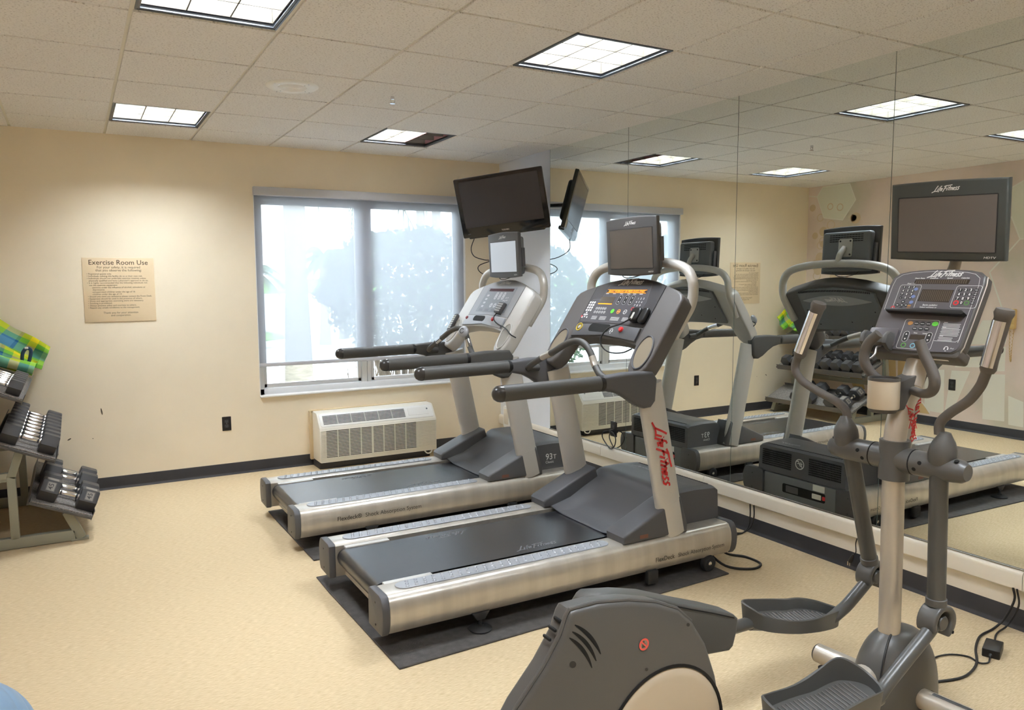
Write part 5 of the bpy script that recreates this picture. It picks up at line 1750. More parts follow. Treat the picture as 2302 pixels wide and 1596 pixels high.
    MB().tube([p1 - d * 0.022, p1 - d * 0.020, p1 + d * 0.004, p1 + d * 0.006], [0.031, 0.034, 0.034, 0.031], 20).build('arm_collar', M_EG, la, **W)
    kc = p1 + d * 0.064
    ro, ri = 0.064, 0.043
    arc_o = [(kc.x + ro * (1.12 if math.cos(math.radians(a)) > 0.2 else 1) * math.cos(math.radians(a)), kc.z + ro * math.sin(math.radians(a))) for a in range(-62, 206, 12)]
    arc_i = [(kc.x + ri * math.cos(math.radians(a)), kc.z + ri * math.sin(math.radians(a))) for a in range(200, -50, -12)]
    kn = MB().prism(arc_o + arc_i, -0.034, 0.034, FXZ(kc.y), bev=0.010, seg=3).build('%s_knuckle_hood' % side, M_EG, el, **W)
    MB().prism([(kc.x + 0.057 * math.cos(math.radians(a)), kc.z + 0.057 * math.sin(math.radians(a))) for a in range(-50, 196, 12)] + [(kc.x - 0.02, kc.z - 0.02)], -0.036, -0.012, FXZ(kc.y), bev=0.004).build('knuckle_back_plate', M_KEY, kn, **W)
    MB().lathe([(0, -0.030), (0.024, -0.030), (0.028, -0.024), (0.028, 0.024), (0.024, 0.030), (0, 0.030)], Matrix.Translation(kc) @ Matrix.Rotation(PI / 2, 4, 'X'), 18).build('knuckle_joint', M_ETUBE, kn, **W)
    MB().prism(ellipse(0.006, 0.006, 10, kc.x + 0.048, kc.z - 0.040), 0.0335, 0.0352, FXZ(kc.y)).build('knuckle_screw', M_HOLE, kn, **W)
    if s > 0:
        lk = [kc, (2.70, 1.885, 0.322), (2.625, 1.885, 0.283), (2.50, 1.885, 0.255), (2.25, 1.875, 0.315), (2.08, 1.86, 0.362)]
    else:
        lk = [kc, (2.571, 1.512, 0.352), (2.44, 1.51, 0.280), (2.346, 1.51, 0.224), (2.312, 1.51, 0.200), (2.26, 1.51, 0.182)]
    MB().tube(lk, 0.0235, 16, k=5).build('%s_link_tube' % side, M_ETUBE, el, angle=60, **W)
    # fixed inner handlebar
    fb = [(2.585, 1.748, 1.395), (2.58, 1.778, 1.365), (2.58, 1.797, 1.325), (2.58, 1.796, 1.285), (2.60, 1.775, 1.24), (2.63, 1.735, 1.210), (2.67, 1.70, 1.195)] if s > 0 else \
         [(2.58, 1.592, 1.380), (2.58, 1.570, 1.328), (2.58, 1.545, 1.284), (2.58, 1.532, 1.245), (2.59, 1.545, 1.208), (2.62, 1.592, 1.190), (2.66, 1.655, 1.190)]
    MB().tube(fb, [0.0175, 0.0185, 0.0185, 0.0185, 0.0175, 0.016, 0.016], 16, k=6).build('%s_fixed_handlebar' % side, M_EHG, el, angle=60, **W)
# cup holder on its bracket
cpx, cpy = 2.560, 1.703
cu = MB().lathe([(0, 0.012), (0.0455, 0.012), (0.047, 0.004), (0.0520, 0.0), (0.0530, 0.004), (0.0530, 0.106), (0.0515, 0.110), (0.0487, 0.110), (0.0487, 0.02), (0, 0.02)], Matrix.Translation((cpx, cpy, 1.128)), 36).build('cup_holder', M_ETAN, el, **W)
MB().lathe([(0.0484, 0.105), (0.0488, 0.1125), (0.0530, 0.1125), (0.0538, 0.108), (0.0538, 0.102)], Matrix.Translation((cpx, cpy, 1.128)), 36).build('cup_rim', M_EBODY, cu, **W)
MB().lathe([(0, 0.030), (0.0483, 0.030), (0.0483, 0.107), (0.047, 0.107), (0.047, 0.034), (0, 0.034)], Matrix.Translation((cpx, cpy, 1.128)), 30).build('cup_liner', M_KEY, cu, **W)
MB().lathe([(0, -0.012), (0.042, -0.012), (0.047, -0.006), (0.0495, 0.004), (0, 0.004)], Matrix.Translation((cpx, cpy, 1.126)), 30).build('cup_base', M_EBODY, cu, **W)
MB().prism([(2.585, 1.118), (2.585, 1.222), (2.69, 1.245), (2.765, 1.252), (2.735, 1.200), (2.66, 1.125)], -0.030, 0.030, FXZ(1.692), bev=0.005).build('cup_bracket', M_EBODY, el, **W)

# ---- console
th = math.radians(62)
EC = frame((2.66, EY - 0.006, 1.30), (0, -1, 0), (math.cos(th), 0, math.sin(th)))
DE = lambda z: EC @ Matrix.Translation((0, 0, z))
hp_ = [(0, 0.375), (0.06, 0.373), (0.115, 0.368), (0.150, 0.360), (0.172, 0.342), (0.177, 0.31), (0.176, 0.20), (0.174, 0.070), (0.168, 0.048), (0.150, 0.035), (0, 0.030)]
outl = hp_ + [(-x, y) for x, y in hp_[-2:0:-1]]
cn = MB().prism(outl, -0.052, 0.0, EC, bev=0.010, seg=3).build('console', M_EBODY, el, **W)
MB().prism([(x * 0.955, 0.2 + (y - 0.2) * 0.96) for x, y in outl], -0.001, 0.0012, EC).build('console_face', M_EFACE, cn, **W)
fcE = cn.children[-1]
trm = [EC @ Vector((x * 1.004, y, -0.012)) for x, y in outl]
MB().tube([p for p in trm[4:10]], 0.0024, 6).build('edge_highlight', M_ESIL, cn, **W)  # pale strips stand in for the highlight along the console's bevelled edges
MB().tube([p for p in trm[11:17]], 0.0024, 6).build('edge_highlight', M_ESIL, cn, **W)
p = MB()
z1 = 0.0018
put_logo(p, 0.03, 0.350, 0.130, DE(z1), w=0.15)
for x, s_ in ((-0.062, 'Heart Rate'), (-0.008, 'Distance'), (0.050, 'Speed'), (0.105, 'Calories')):
    put_text(p, s_, x, 0.3335, 0.0085, DE(z1), bold=0.02)
p.ribbon([(x * 0.90, 0.2 + (y - 0.2) * 0.93) for x, y in outl[:8]], 0.0014, DE(z1))
p.ribbon([(-x * 0.90, 0.2 + (y - 0.2) * 0.93) for x, y in outl[:7]], 0.0014, DE(z1))
p.ribbon([(-0.128, 0.196), (-0.128, 0.300), (-0.122, 0.306), (-0.050, 0.306), (-0.045, 0.300), (-0.045, 0.21)], 0.0014, DE(z1))
p.ribbon(rrect(0.088, 0.088, 0.008, cx=0.130, cy=0.258), 0.0014, DE(z1), closed=True)
p.ribbon(rrect(0.128, 0.118, 0.008, cx=0.006, cy=0.103), 0.0014, DE(z1), closed=True)
p.ribbon([(0.072, 0.082), (0.148, 0.082), (0.158, 0.09), (0.158, 0.165)], 0.0014, DE(z1))
put_text(p, 'iPod / TV', -0.088, 0.311, 0.008, DE(z1), bold=0.02)
put_text(p, 'Begin pedaling', 0.012, 0.2225, 0.0095, DE(z1), bold=0.02)
put_text(p, 'Select workout or', 0.008, 0.2135, 0.0085, DE(z1), bold=0.01)
put_text(p, 'Quick Start below', 0.006, 0.2050, 0.0085, DE(z1), bold=0.02)
put_text(p, 'Time', -0.004, 0.108, 0.007, DE(z1), bold=0.02)
put_text(p, 'Level', 0.030, 0.108, 0.007, DE(z1), bold=0.02)
for y0, n_, w_ in ((0.150, 4, 0.062), (0.130, 6, 0.066), (0.096, 3, 0.05)):
    p.box((0.092, y0 + 0.0055, z1), (0.014, 0.0018, 0.0002), 0, EC)
    for q in range(n_):
        p.box((0.084 + w_ / 2, y0 - q * 0.0052, z1), (w_ - 0.004 * (q % 2), 0.0016, 0.0002), 0, EC)
p.ribbon([(0.124 + 0.0065 * math.cos(a / 10 * PI), 0.0555 + 0.007 * math.sin(a / 10 * PI)) for a in range(11)], 0.0024, DE(z1))
p.box((0.1178, 0.0535, z1), (0.004, 0.007, 0.0002), 0, EC)
p.box((0.1302, 0.0535, z1), (0.004, 0.007, 0.0002), 0, EC)
p.plate([(0.1205, 0.047), (0.1275, 0.047), (0.124, 0.0435)], DE(z1))
put_text(p, 'iPod', 0.144, 0.056, 0.007, DE(z1))
kd = MB()
for r_ in range(4):
    for c_ in range(3):
        kd.prism(ellipse(0.0068, 0.0058, 12, -0.110 + c_ * 0.0185, 0.296 - r_ * 0.0150), 0.0012, 0.0018, EC)
        lab = [['1', '2', '3'], ['4', '5', '6'], ['7', '8', '9'], ['-', '0', '+']][r_][c_]
        put_text(p, lab, -0.110 + c_ * 0.0185, 0.296 - r_ * 0.0150, 0.0115, DE(0.0022), bold=0.03)
    for c_ in range(4):
        x, y = 0.102 + c_ * 0.0185, 0.285 - r_ * 0.0170
        if not (r_ == 3 and c_ in (0, 2)):
            kd.prism(ellipse(0.0076, 0.0066, 12, x, y), 0.0012, 0.0018, EC)
        lab = [['1', '2', '3', ''], ['4', '5', '6', ''], ['7', '8', '9', ''], ['', '0', '', '']][r_][c_]
        if lab:
            put_text(p, lab, x, y, 0.0145, DE(0.0022), bold=0.03)
        elif c_ == 3:
            p.box((x, y, 0.0022), (0.009, 0.0016, 0.0002), 0, EC)
for dx, dy, sg in ((0, 0.0145, 1), (0, -0.0145, -1), (-0.0175, 0, 2), (0.0165, 0, 3), (0, 0, 0)):
    kd.prism(ellipse(0.0082, 0.0064, 12, -0.095 + dx, 0.220 + dy), 0.0012, 0.0018, EC)
    p.box((-0.095 + dx, 0.220 + dy, 0.0022), (0.006, 0.003, 0.0002), 0, EC)
for x in (-0.013, 0.0095, 0.032):
    kd.prism(ellipse(0.0100, 0.0080, 14, x, 0.1465), 0.0012, 0.0018, EC)
    kd.prism(ellipse(0.0098, 0.0078, 14, x + 0.0, 0.1255), 0.0012, 0.0018, EC)
    p.box((x, 0.1465, 0.0022), (0.013, 0.0018, 0.0002), 0, EC)
    p.box((x, 0.1265, 0.0022), (0.011, 0.0018, 0.0002), 0, EC)
for x in (-0.036, 0.049):
    kd.prism(rrect(0.019, 0.040, 0.009, cx=x, cy=0.092), 0.0012, 0.0016, EC)
    p.ribbon(rrect(0.021, 0.042, 0.010, cx=x, cy=0.092), 0.0012, DE(z1), closed=True)
    for dy, sg in ((0.010, 1), (-0.010, -1)):
        p.plate([(x - 0.004, 0.092 + dy - sg * 0.003), (x + 0.004, 0.092 + dy - sg * 0.003), (x, 0.092 + dy + sg * 0.004)], DE(0.0022))
kd.build('console_dark_key', M_KEY, fcE, kind='stuff', **W)
p.build('console_print', M_PRINT, fcE, kind='stuff', **W)
M_EDISP = mat('amber_dark_display', (62, 54, 46), rough=0.25)
MB().prism([(-0.080, 0.3105), (0.121, 0.3085), (0.124, 0.3270), (-0.076, 0.3290)], 0.0012, 0.0018, EC).build('message_display', M_EDISP, fcE, **W)
MB().prism([(-0.040, 0.238), (0.076, 0.235), (0.079, 0.285), (-0.037, 0.287)], 0.0012, 0.0018, EC).build('matrix_display', M_EDISP, fcE, **W)
dd = MB()
for a in range(16):
    for b_ in range(9):
        dd.box((-0.032 + a * 0.0070, 0.2415 + b_ * 0.0050, 0.0020), (0.0040, 0.0028, 0.0002), 0, EC)
for a in range(24):
    for b_ in range(3):
        dd.box((-0.070 + a * 0.0079, 0.3135 + b_ * 0.0050, 0.0020), (0.0045, 0.0030, 0.0002), 0, EC)
dd.build('display_dot', mat('dim_amber_dot', (96, 82, 66), rough=0.4), fcE, kind='stuff', **W)
MB().prism(rrect(0.056, 0.020, 0.002, cx=0.008, cy=0.0915), 0.0012, 0.0018, EC).build('level_display', M_EDISP, fcE, **W)
for nm, x, y, rr_, col in (('green_start_key', 0.056, 0.1475, 0.0115, M_GRN), ('red_key', 0.102, 0.234, 0.0100, M_REDB), ('green_key', 0.139, 0.234, 0.0100, mat('olive_green_key', (86, 128, 72))),
                           ('power_key', -0.127, 0.208, 0.0080, M_REDB), ('amber_key', -0.036, 0.1465, 0.0100, mat('amber_key', (176, 124, 60)))):
    g = MB()
    if nm in ('green_start_key', 'amber_key'):
        g.prism(ellipse(rr_, rr_ * 0.8, 18, x, y), 0.0012, 0.0022, EC)
    else:
        ring_poly(g, rr_ * 0.55, rr_, x, y, DE(0.0022), n=16)
    g.build(nm, col, fcE, **W)
g = MB()
for y in (0.288, 0.257, 0.233):
    g.prism(ellipse(0.0078, 0.0066, 14, -0.0625, y), 0.0012, 0.0020, EC)
g.build('blue_key', mat('blue_key', (118, 136, 190)), fcE, **W)
g = MB()
for y in (0.218, 0.207):
    g.box((-0.066, y, 0.0018), (0.013, 0.007, 0.0006), 0, EC)
g.build('orange_key', mat('orange_brown_key', (178, 128, 66)), fcE, **W)
g = MB()
ring_poly(g, 0.0065, 0.0100, -0.033, 0.057, DE(0.0020))
g.build('green_ring_key', mat('green_ring', (110, 170, 90)), fcE, **W)
g = MB()
ring_poly(g, 0.0065, 0.0100, 0.002, 0.057, DE(0.0020))
g.build('blue_ring_key', mat('blue_ring', (130, 190, 206)), fcE, **W)
MB().prism([(-0.142, 0.196), (0, 0.1995), (0.145, 0.196), (0.156, 0.186), (0.150, 0.178), (0, 0.181), (-0.134, 0.184)], 0.0, 0.026, EC, bev=0.004).build('reading_ledge', M_KEY, cn, **W)
MB().prism(rrect(0.34, 0.045, 0.012, cy=0.045), -0.078, -0.004, EC, bev=0.006).build('console_underside', M_EBODY, cn, **W)
MB().prism(rrect(0.055, 0.012, 0.002, cx=0.10, cy=0.0), 0, 0.0008, EC @ frame((0, 0.0222, -0.03), (1, 0, 0), (0, 0, -1))).build('underside_label', M_STICK, cn, **W)
# device cradle at the lower left
cr_ = MB()
cr_.prism(rrect(0.115, 0.075, 0.010, cx=-0.122, cy=0.083), 0.001, 0.010, EC, bev=0.003)
cr_.build('cradle_plate', M_EFACE, cn, **W)
cd = MB()
for x in (-0.170, -0.078):
    cd.prism([(0.02, 0.0), (0.075, 0.0), (0.085, 0.02), (0.080, 0.045), (0.060, 0.056), (0.030, 0.050), (0.018, 0.02)], -0.009, 0.009, EC @ frame((x, 0.01, 0.0), (0, 1, 0), (0, 0, 1)), bev=0.004)
cd.prism(rrect(0.095, 0.030, 0.004, cx=-0.124, cy=0.062), 0.002, 0.034, EC, bev=0.004)
cd.build('device_cradle', M_EG, cn, **W)
hk = [EC @ Vector(q) for q in ((-0.150, 0.050, 0.02), (-0.152, 0.015, 0.045), (-0.135, -0.022, 0.055), (-0.110, -0.030, 0.05), (-0.098, -0.005, 0.045), (-0.108, 0.025, 0.035), (-0.104, 0.040, 0.02))]
MB().tube(hk, 0.0036, 8, k=6).build('cradle_wire_hook', mat('wire_grey', (150, 146, 142), metal=0.6, rough=0.35), cn, **W)
# ---- TV on its pole
MB().tube([(2.815, EY - 0.005, 1.50), (2.90, EY - 0.005, 1.60), (2.935, EY - 0.005, 1.66), (2.945, EY - 0.005, 1.80)], 0.020, 14, k=4).build('tv_pole', M_ESIL, el, angle=60, **W)
monitor(el, (2.865, EY + 0.002, 1.806), -0.105, 0.428, 0.290, M_ESCR, M_ETV, world=True, remote=False, bow=0.004, roll=0.05)

# ---- base
sh_ = MB()
def sf(u, v):
    a = 2 * PI * u
    f = v * PI / 2
    rx = 0.192 if math.cos(a) < 0 else 0.200
    return (2.675 + rx * math.cos(a) * math.cos(f) ** 0.8, EY - 0.004 + 0.122 * math.sin(a) * math.cos(f) ** 0.8, 0.012 + 0.276 * math.sin(f) ** 0.92)
sh_.grid(sf, 36, 12)
so = sh_.build('base_shroud', M_EG, el, angle=60, **W)
MB().tube([(2.675 - 0.1925 * 0.90 * math.cos(f) ** 0.8, EY - 0.004 - 0.1225 * 0.44 * math.cos(f) ** 0.8, 0.0125 + 0.276 * math.sin(f) ** 0.92) for f in [0.12 + 1.42 * i / 14 for i in range(15)]], 0.0042, 8).build('shroud_seam', M_KEY, so, **W)
MB().prism([(2.70 + 0.045 * math.cos(PI * i / 12), 0.02 + 0.062 * math.sin(PI * i / 12)) for i in range(13)], 0.0, 0.004, FXZ(1.5665)).build('shroud_notch', M_HOLE, so, **W)
MB().tube([(2.50, EY, 0.125), (1.70, 1.64, 0.125)], 0.050, 20).build('frame_beam', M_ESIL, el, **W)
MB().tube([(2.625, 1.985, 0.062), (2.690, 1.25, 0.060)], 0.038, 22).build('front_stabiliser', M_ESIL, el, **W)
stb = el.children[-1]
MB().tube([(2.6248, 1.987, 0.062), (2.6242, 1.994, 0.062)], [0.0375, 0.032], 22).build('stabiliser_cap', M_EBODY, stb, **W)
MB().grid(lambda u, v: (2.641 + 0.0125 * u - 0.0386 * math.cos(0.9 + 0.7 * (v - .5)), 1.80 + 0.10 * (1 - u), 0.062 + 0.0386 * math.sin(0.9 + 0.7 * (v - .5))), 4, 6).build('stabiliser_label', M_STICK, stb, **W)
MB().grid(lambda u, v: (2.662 + 0.0125 * u - 0.0386 * math.cos(1.5 + 0.4 * (v - .5)), 1.40 + 0.13 * (1 - u), 0.061 + 0.0386 * math.sin(1.5 + 0.4 * (v - .5))), 4, 6).build('dark_strip', M_KEY, stb, **W)
for y in (1.955, 1.30):
    MB().lathe([(0, 0.0), (0.026, 0.0), (0.027, 0.008), (0.014, 0.012), (0.009, 0.016), (0.009, 0.03), (0, 0.03)], Matrix.Translation((2.632 if y > 1.5 else 2.685, y, 0)), 18).build('levelling_foot', M_RUB, el, **W)
MB().tube([(1.00, 1.95, 0.055), (1.00, 1.35, 0.055)], 0.040, 18).build('rear_stabiliser', M_ESIL, el, **W)
for y in (1.90, 1.40):
    MB().lathe([(0, 0.0), (0.026, 0.0), (0.027, 0.008), (0.009, 0.014), (0.009, 0.025), (0, 0.025)], Matrix.Translation((1.00, y, 0)), 16).build('levelling_foot', M_RUB, el, **W)

# power brick and its leads
ad = thing('power_adapter', 'black power brick on the carpet beside the elliptical', 'power adapter', (3.36, 1.695, 0))
MB().prism(rrect(0.125, 0.065, 0.006), 0, 0.036, frame((3.375, 1.70, 0), (0.93, 0.36, 0), (-0.36, 0.93, 0)), bev=0.004).build('adapter_case', M_BLACK, ad, **W)
MB().tube([(3.312, 1.675, 0.018), (3.295, 1.670, 0.014)], [0.007, 0.004], 10).build('strain_relief', M_CABLE, ad, **W)
cord('power_cord', 'black lead from under the mirror rail to the elliptical base', [(XM - 0.028, 1.784, 0.195), (XM - 0.030, 1.775, 0.14), (XM - 0.05, 1.80, 0.05), (3.60, 1.815, 0.008), (3.50, 1.81, 0.006), (3.43, 1.79, 0.006), (3.33, 1.745, 0.006), (3.22, 1.68, 0.006), (3.12, 1.648, 0.006), (3.03, 1.642, 0.006), (2.92, 1.672, 0.006), (2.86, 1.68, 0.012)], 0.0052, parent=el)
cord('power_cord', 'black lead from under the mirror rail into the power brick', [(XM - 0.028, 1.768, 0.195), (XM - 0.032, 1.755, 0.12), (XM - 0.06, 1.78, 0.03), (3.58, 1.785, 0.008), (3.52, 1.765, 0.008), (3.44, 1.725, 0.016)], 0.0042, parent=ad)
cord('power_cord', 'thin lead from the power brick back to the elliptical base', [(3.295, 1.668, 0.012), (3.255, 1.655, 0.007), (3.225, 1.675, 0.006), (3.24, 1.725, 0.006), (3.19, 1.775, 0.006), (3.10, 1.79, 0.006), (3.00, 1.775, 0.006), (2.87, 1.735, 0.02)], 0.0036, parent=ad)
# ================================================================ wall television
M_TVB = mat('tv_gloss_black', (26, 26, 28), rough=0.10, spec=0.5, coat=0.3)
M_TVS = mat('tv_screen_glass', (50, 48, 52), rough=0.16, spec=0.55)
TVM = frame((3.302, 5.785, 2.269), (0.671, -0.735, 0.097), (-0.242, -0.094, 0.966))
tv = thing('wall_television', 'black flat television tilted down on a wall arm by the window corner', 'television', (3.302, 5.785, 2.269))
pl = rrect(0.80, 0.52, 0.012)
b_ = MB().prism([(x, y - (0.010 * (1 - (x / 0.4) ** 2) if y < -0.2 else 0)) for x, y in pl], -0.035, 0.0, TVM, bev=0.007, seg=3)
b_.build('tv_frame', M_TVB, tv, world=True)
MB().prism(rrect(0.715, 0.402, 0.002, cy=0.028), -0.002, 0.0008, TVM).build('tv_screen', M_TVS, tv, world=True)
g = MB()
g.ribbon(rrect(0.716, 0.403, 0.002, cy=0.028), 0.003, TVM @ Matrix.Translation((0, 0, 0.001)), closed=True)
g.build('screen_edge', M_HOLE, tv, world=True)
g = MB()
put_text(g, 'TOSHIBA', 0, -0.226, 0.017, TVM @ Matrix.Translation((0, 0, 0.0012)), bold=0.02)
g.build('maker_lettering', M_CHROME, tv, world=True)
g = MB()
put_text(g, 'HDMI', -0.335, -0.228, 0.010, TVM @ Matrix.Translation((0, 0, 0.0012)))
g.build('corner_lettering', mat('dim_print', (110, 110, 112)), tv, world=True)
MB().prism(rrect(0.62, 0.36, 0.03, cy=0.0), -0.085, -0.033, TVM, bev=0.025, seg=3).build('tv_back', M_BLACK, tv, world=True)
MB().prism(rrect(0.70, 0.035, 0.012, cy=-0.256), -0.06, -0.004, TVM, bev=0.010, seg=3).build('speaker_bar', M_TVB, tv, world=True)
mt = MB()
mt.prism(rrect(0.22, 0.22, 0.01), -0.100, -0.084, TVM, bev=0.002)
bp0 = TVM @ Vector((0, 0, -0.10))
mt.build('vesa_plate', M_BLACK, tv, world=True)
MB().tube([bp0, bp0 + Vector((0.05, 0.06, 0.0)), (3.58, 5.96, 2.285), (3.672, 5.93, 2.285)], 0.018, 10).build('mount_arm', M_BLACK, tv, world=True)
MB().tube([(3.58, 5.96, 2.23), (3.58, 5.96, 2.34)], 0.022, 12).build('arm_pivot', M_BLACK, tv, world=True)
w_ = MB().box((XM - 0.012, 5.93, 2.285), (0.022, 0.09, 0.26), 0.004)
w_.box((XM - 0.03, 5.93, 2.285), (0.03, 0.05, 0.12), 0.004)
w_.build('wall_plate', M_BLACK, tv, world=True)
MB().tube([TVM @ Vector((-0.30, -0.25, -0.05)), (3.17, 6.10, 1.90), (3.24, 6.18, 1.83), (3.36, 6.22, 1.80), (3.42, 6.20, 1.79), (3.30, 6.18, 1.75), (3.27, 6.16, 1.71), (3.33, 6.18, 1.67), (3.48, 6.26, 1.655), (XM - 0.005, 6.30, 1.64)], 0.0040, 8, k=6).build('tv_cable', M_CABLE, tv, world=True)

# ================================================================ dumbbell rack
M_RACK = mat('rack_grey_green_paint', (150, 150, 136), rough=0.4, metal=0.15)
M_LINER = mat('speckled_rubber_liner', (124, 119, 114), rough=0.95, noise=(120, 0.5, 2), bump=(300, 0.6))
M_LIP = mat('grey_lip', (96, 93, 90), rough=0.4)
M_TRAY = mat('dark_tray_steel', (84, 82, 79), rough=0.5)
RY0, RY1 = 5.25, 6.44
rack = thing('dumbbell_rack', 'grey three-tier dumbbell rack against the left wall', 'rack', (-0.36, 5.85, 0))
TA = math.radians(-23.7)
te = Vector((math.cos(TA), 0, math.sin(TA)))
tn = Vector((-math.sin(TA), 0, math.cos(TA)))
trays = {}
for nm, xf, zf, dep in (('lower', 0.040, 0.149, 0.365), ('middle', -0.140, 0.534, 0.345), ('top', -0.292, 0.912, 0.345)):
    front = Vector((xf, 0, zf))
    back = front - te * dep
    trays[nm] = (back, front)
    F = frame((back.x, RY1, back.z), te, tn)      # extrudes towards -y
    tr_o = MB().prism([(0, -0.016), (dep, -0.016), (dep, 0.0), (0, 0.0)], 0, RY1 - RY0, F, bev=0.002, seg=1).build('tray', M_TRAY, rack, world=True)
    MB().prism([(0.006, 0.0), (dep - 0.004, 0.0), (dep - 0.004, 0.009), (0.006, 0.009)], 0.006, RY1 - RY0 - 0.006, F, bev=0.002, seg=1).build('rubber_liner', M_LINER, tr_o, world=True)
    MB().prism([(dep, -0.028), (dep + 0.004, -0.028), (dep + 0.004, 0.035), (dep, 0.035)], 0.02, RY1 - RY0 - 0.03, F).build('front_lip', M_LIP, tr_o, world=True)
    MB().prism([(-0.004, -0.030), (0, -0.030), (0, 0.035), (-0.004, 0.035)], 0.02, RY1 - RY0 - 0.03, F).build('back_lip', M_LIP, tr_o, world=True)


def bar(mb, a, b, w, d):
    """square tube between two points in the XZ plane, w in plane, d along y"""
    a, b = Vector(a), Vector(b)
    t = (b - a)
    L_ = t.length
    M = frame((a + b) / 2, t, (0, 1, 0))
    mb.box((0, 0, 0), (L_, d, w), 0.003, M)


for y in (5.325, 6.36):
    e = MB()
    bar(e, (-0.70, y, 0.037), (-0.06, y, 0.037), 0.066, 0.05)
    e.build('base_tube', M_RACK, rack, world=True)
    e = MB()
    bar(e, (-0.100, y, 0.190), (-0.025, y, 0.012), 0.052, 0.05)
    e.box((-0.035, y, 0.006), (0.10, 0.06, 0.012), 0.002)
    e.build('front_leg', M_RACK, rack, world=True)
    e = MB()
    bar(e, (-0.378, y, 0.06), (-0.380, y, 0.45), 0.047, 0.05)
    bar(e, (-0.381, y, 0.44), (-0.322, y, 0.615), 0.047, 0.05)
    e.build('middle_upright', M_RACK, rack, world=True)
    e = MB()
    bar(e, (-0.66, y, 0.06), (-0.60, y, 0.70), 0.047, 0.05)
    bar(e, (-0.60, y, 0.69), (-0.50, y, 0.985), 0.047, 0.05)
    e.build('rear_upright', M_RACK, rack, world=True)
    e = MB()
    bar(e, (-0.63, y, 0.446), (-0.37, y, 0.446), 0.052, 0.045)
    e.build('brace', M_RACK, rack, world=True)
e = MB()
e.box((-0.63, 5.84, 0.40), (0.04, 1.0, 0.05), 0.003)
e.build('rear_crossbar', M_RACK, rack, world=True)

M_HEX = mat('black_rubber_hex', (64, 64, 66), rough=0.5, bump=(300, 0.15))
M_HEXB = mat('hex_label_grey', (140, 136, 130), rough=0.5)


def dumbbell(ap, head, grip, label, group, number=None):
    """axis along local x, resting flat on the local z = 0 plane; ap = half the width over the flats"""
    t = thing('dumbbell', label, 'dumbbell', (0, 0, 0), group=group)
    R = ap / math.cos(PI / 6)
    hexa = [(R * math.cos(PI / 6 * (2 * k + 0)), ap + R * math.sin(PI / 6 * (2 * k + 0))) for k in range(6)]
    half = grip / 2 + head
    for s in (-1, 1):
        x0 = s * grip / 2
        x1 = s * half
        F = frame((min(x0, x1), 0, 0), (0, 1, 0), (0, 0, 1))
        hd = MB().prism(hexa, 0, head, F, bev=ap * 0.17, seg=2).build('head', M_HEX, t)
        if number:
            q = (x0 + x1) / 2
            for fa in (0,):
                Fn = frame((q, 0, 2 * ap + 0.0004), (0, 1, 0), (-1, 0, 0)) if False else frame((q, 0, 2 * ap + 0.0004), (0, -1, 0), (1, 0, 0))
                MB().prism(rrect(0.050, 0.066, 0.004), -0.001, 0.0006, Fn).build('number_plate', M_HEXB, hd)
                # the flat that faces the camera
                a = -PI / 6
                nrm = Vector((0, -math.sin(PI / 3), math.cos(PI / 3)))
                pc = Vector((q, 0, ap)) + nrm * (ap + 0.0006)
                Fc = frame(pc, (1, 0, 0) if s > 0 else (1, 0, 0), (0, math.cos(PI / 3), math.sin(PI / 3)))
                npp = MB().prism(rrect(0.050, 0.058, 0.004), -0.001, 0.0006, Fc).build('number_plate', M_HEXB, hd)
                g = MB()
                g.add(text_bm(number, 0.040, bold=0.012), Fc @ Matrix.Translation((0, 0, 0.0012)) @ Matrix.Rotation(PI / 2, 4, 'Z'))
                g.ribbon(rrect(0.046, 0.054, 0.003), 0.002, Fc @ Matrix.Translation((0, 0, 0.0011)), closed=True)
                g.build('weight_number', M_HEX, npp)
    g = MB()
    gr = 0.0165 if ap > 0.05 else 0.0145
    pr = [(0, -grip / 2 - 0.002), (gr * 1.25, -grip / 2 - 0.002), (gr * 1.25, -grip / 2 + 0.004), (gr * 0.85, -grip / 2 + 0.006), (gr * 0.85, -grip / 2 + 0.010), (gr, -grip / 2 + 0.014)]
    for k in range(1, 10):
        q = -1 + 2 * k / 10
        pr.append((gr * (1.0 + 0.16 * (1 - q * q)), q * (grip / 2 - 0.014)))
    pr += [(r, -z) for r, z in pr[5::-1]]
    g.lathe(pr, Matrix.Translation((0, 0, ap)) @ Matrix.Rotation(PI / 2, 4, 'Y'), 16)
    g.build('handle', M_CHROME, t)
    return t


def copy_thing(src, label):
    r = src.copy()
    COL.objects.link(r)
    r['label'] = label
    for ch in src.children:
        c = ch.copy()
        COL.objects.link(c)
        c.parent = r
        for g2 in ch.children:
            d = g2.copy()
            COL.objects.link(d)
            d.parent = c
    return r


def put_on(o, tray, y, frac):
    back, front = trays[tray]
    p = back.lerp(front, frac) + tn * 0.0095
    o.location = (p.x, y, p.z)
    o.rotation_euler = (0, -TA, 0)


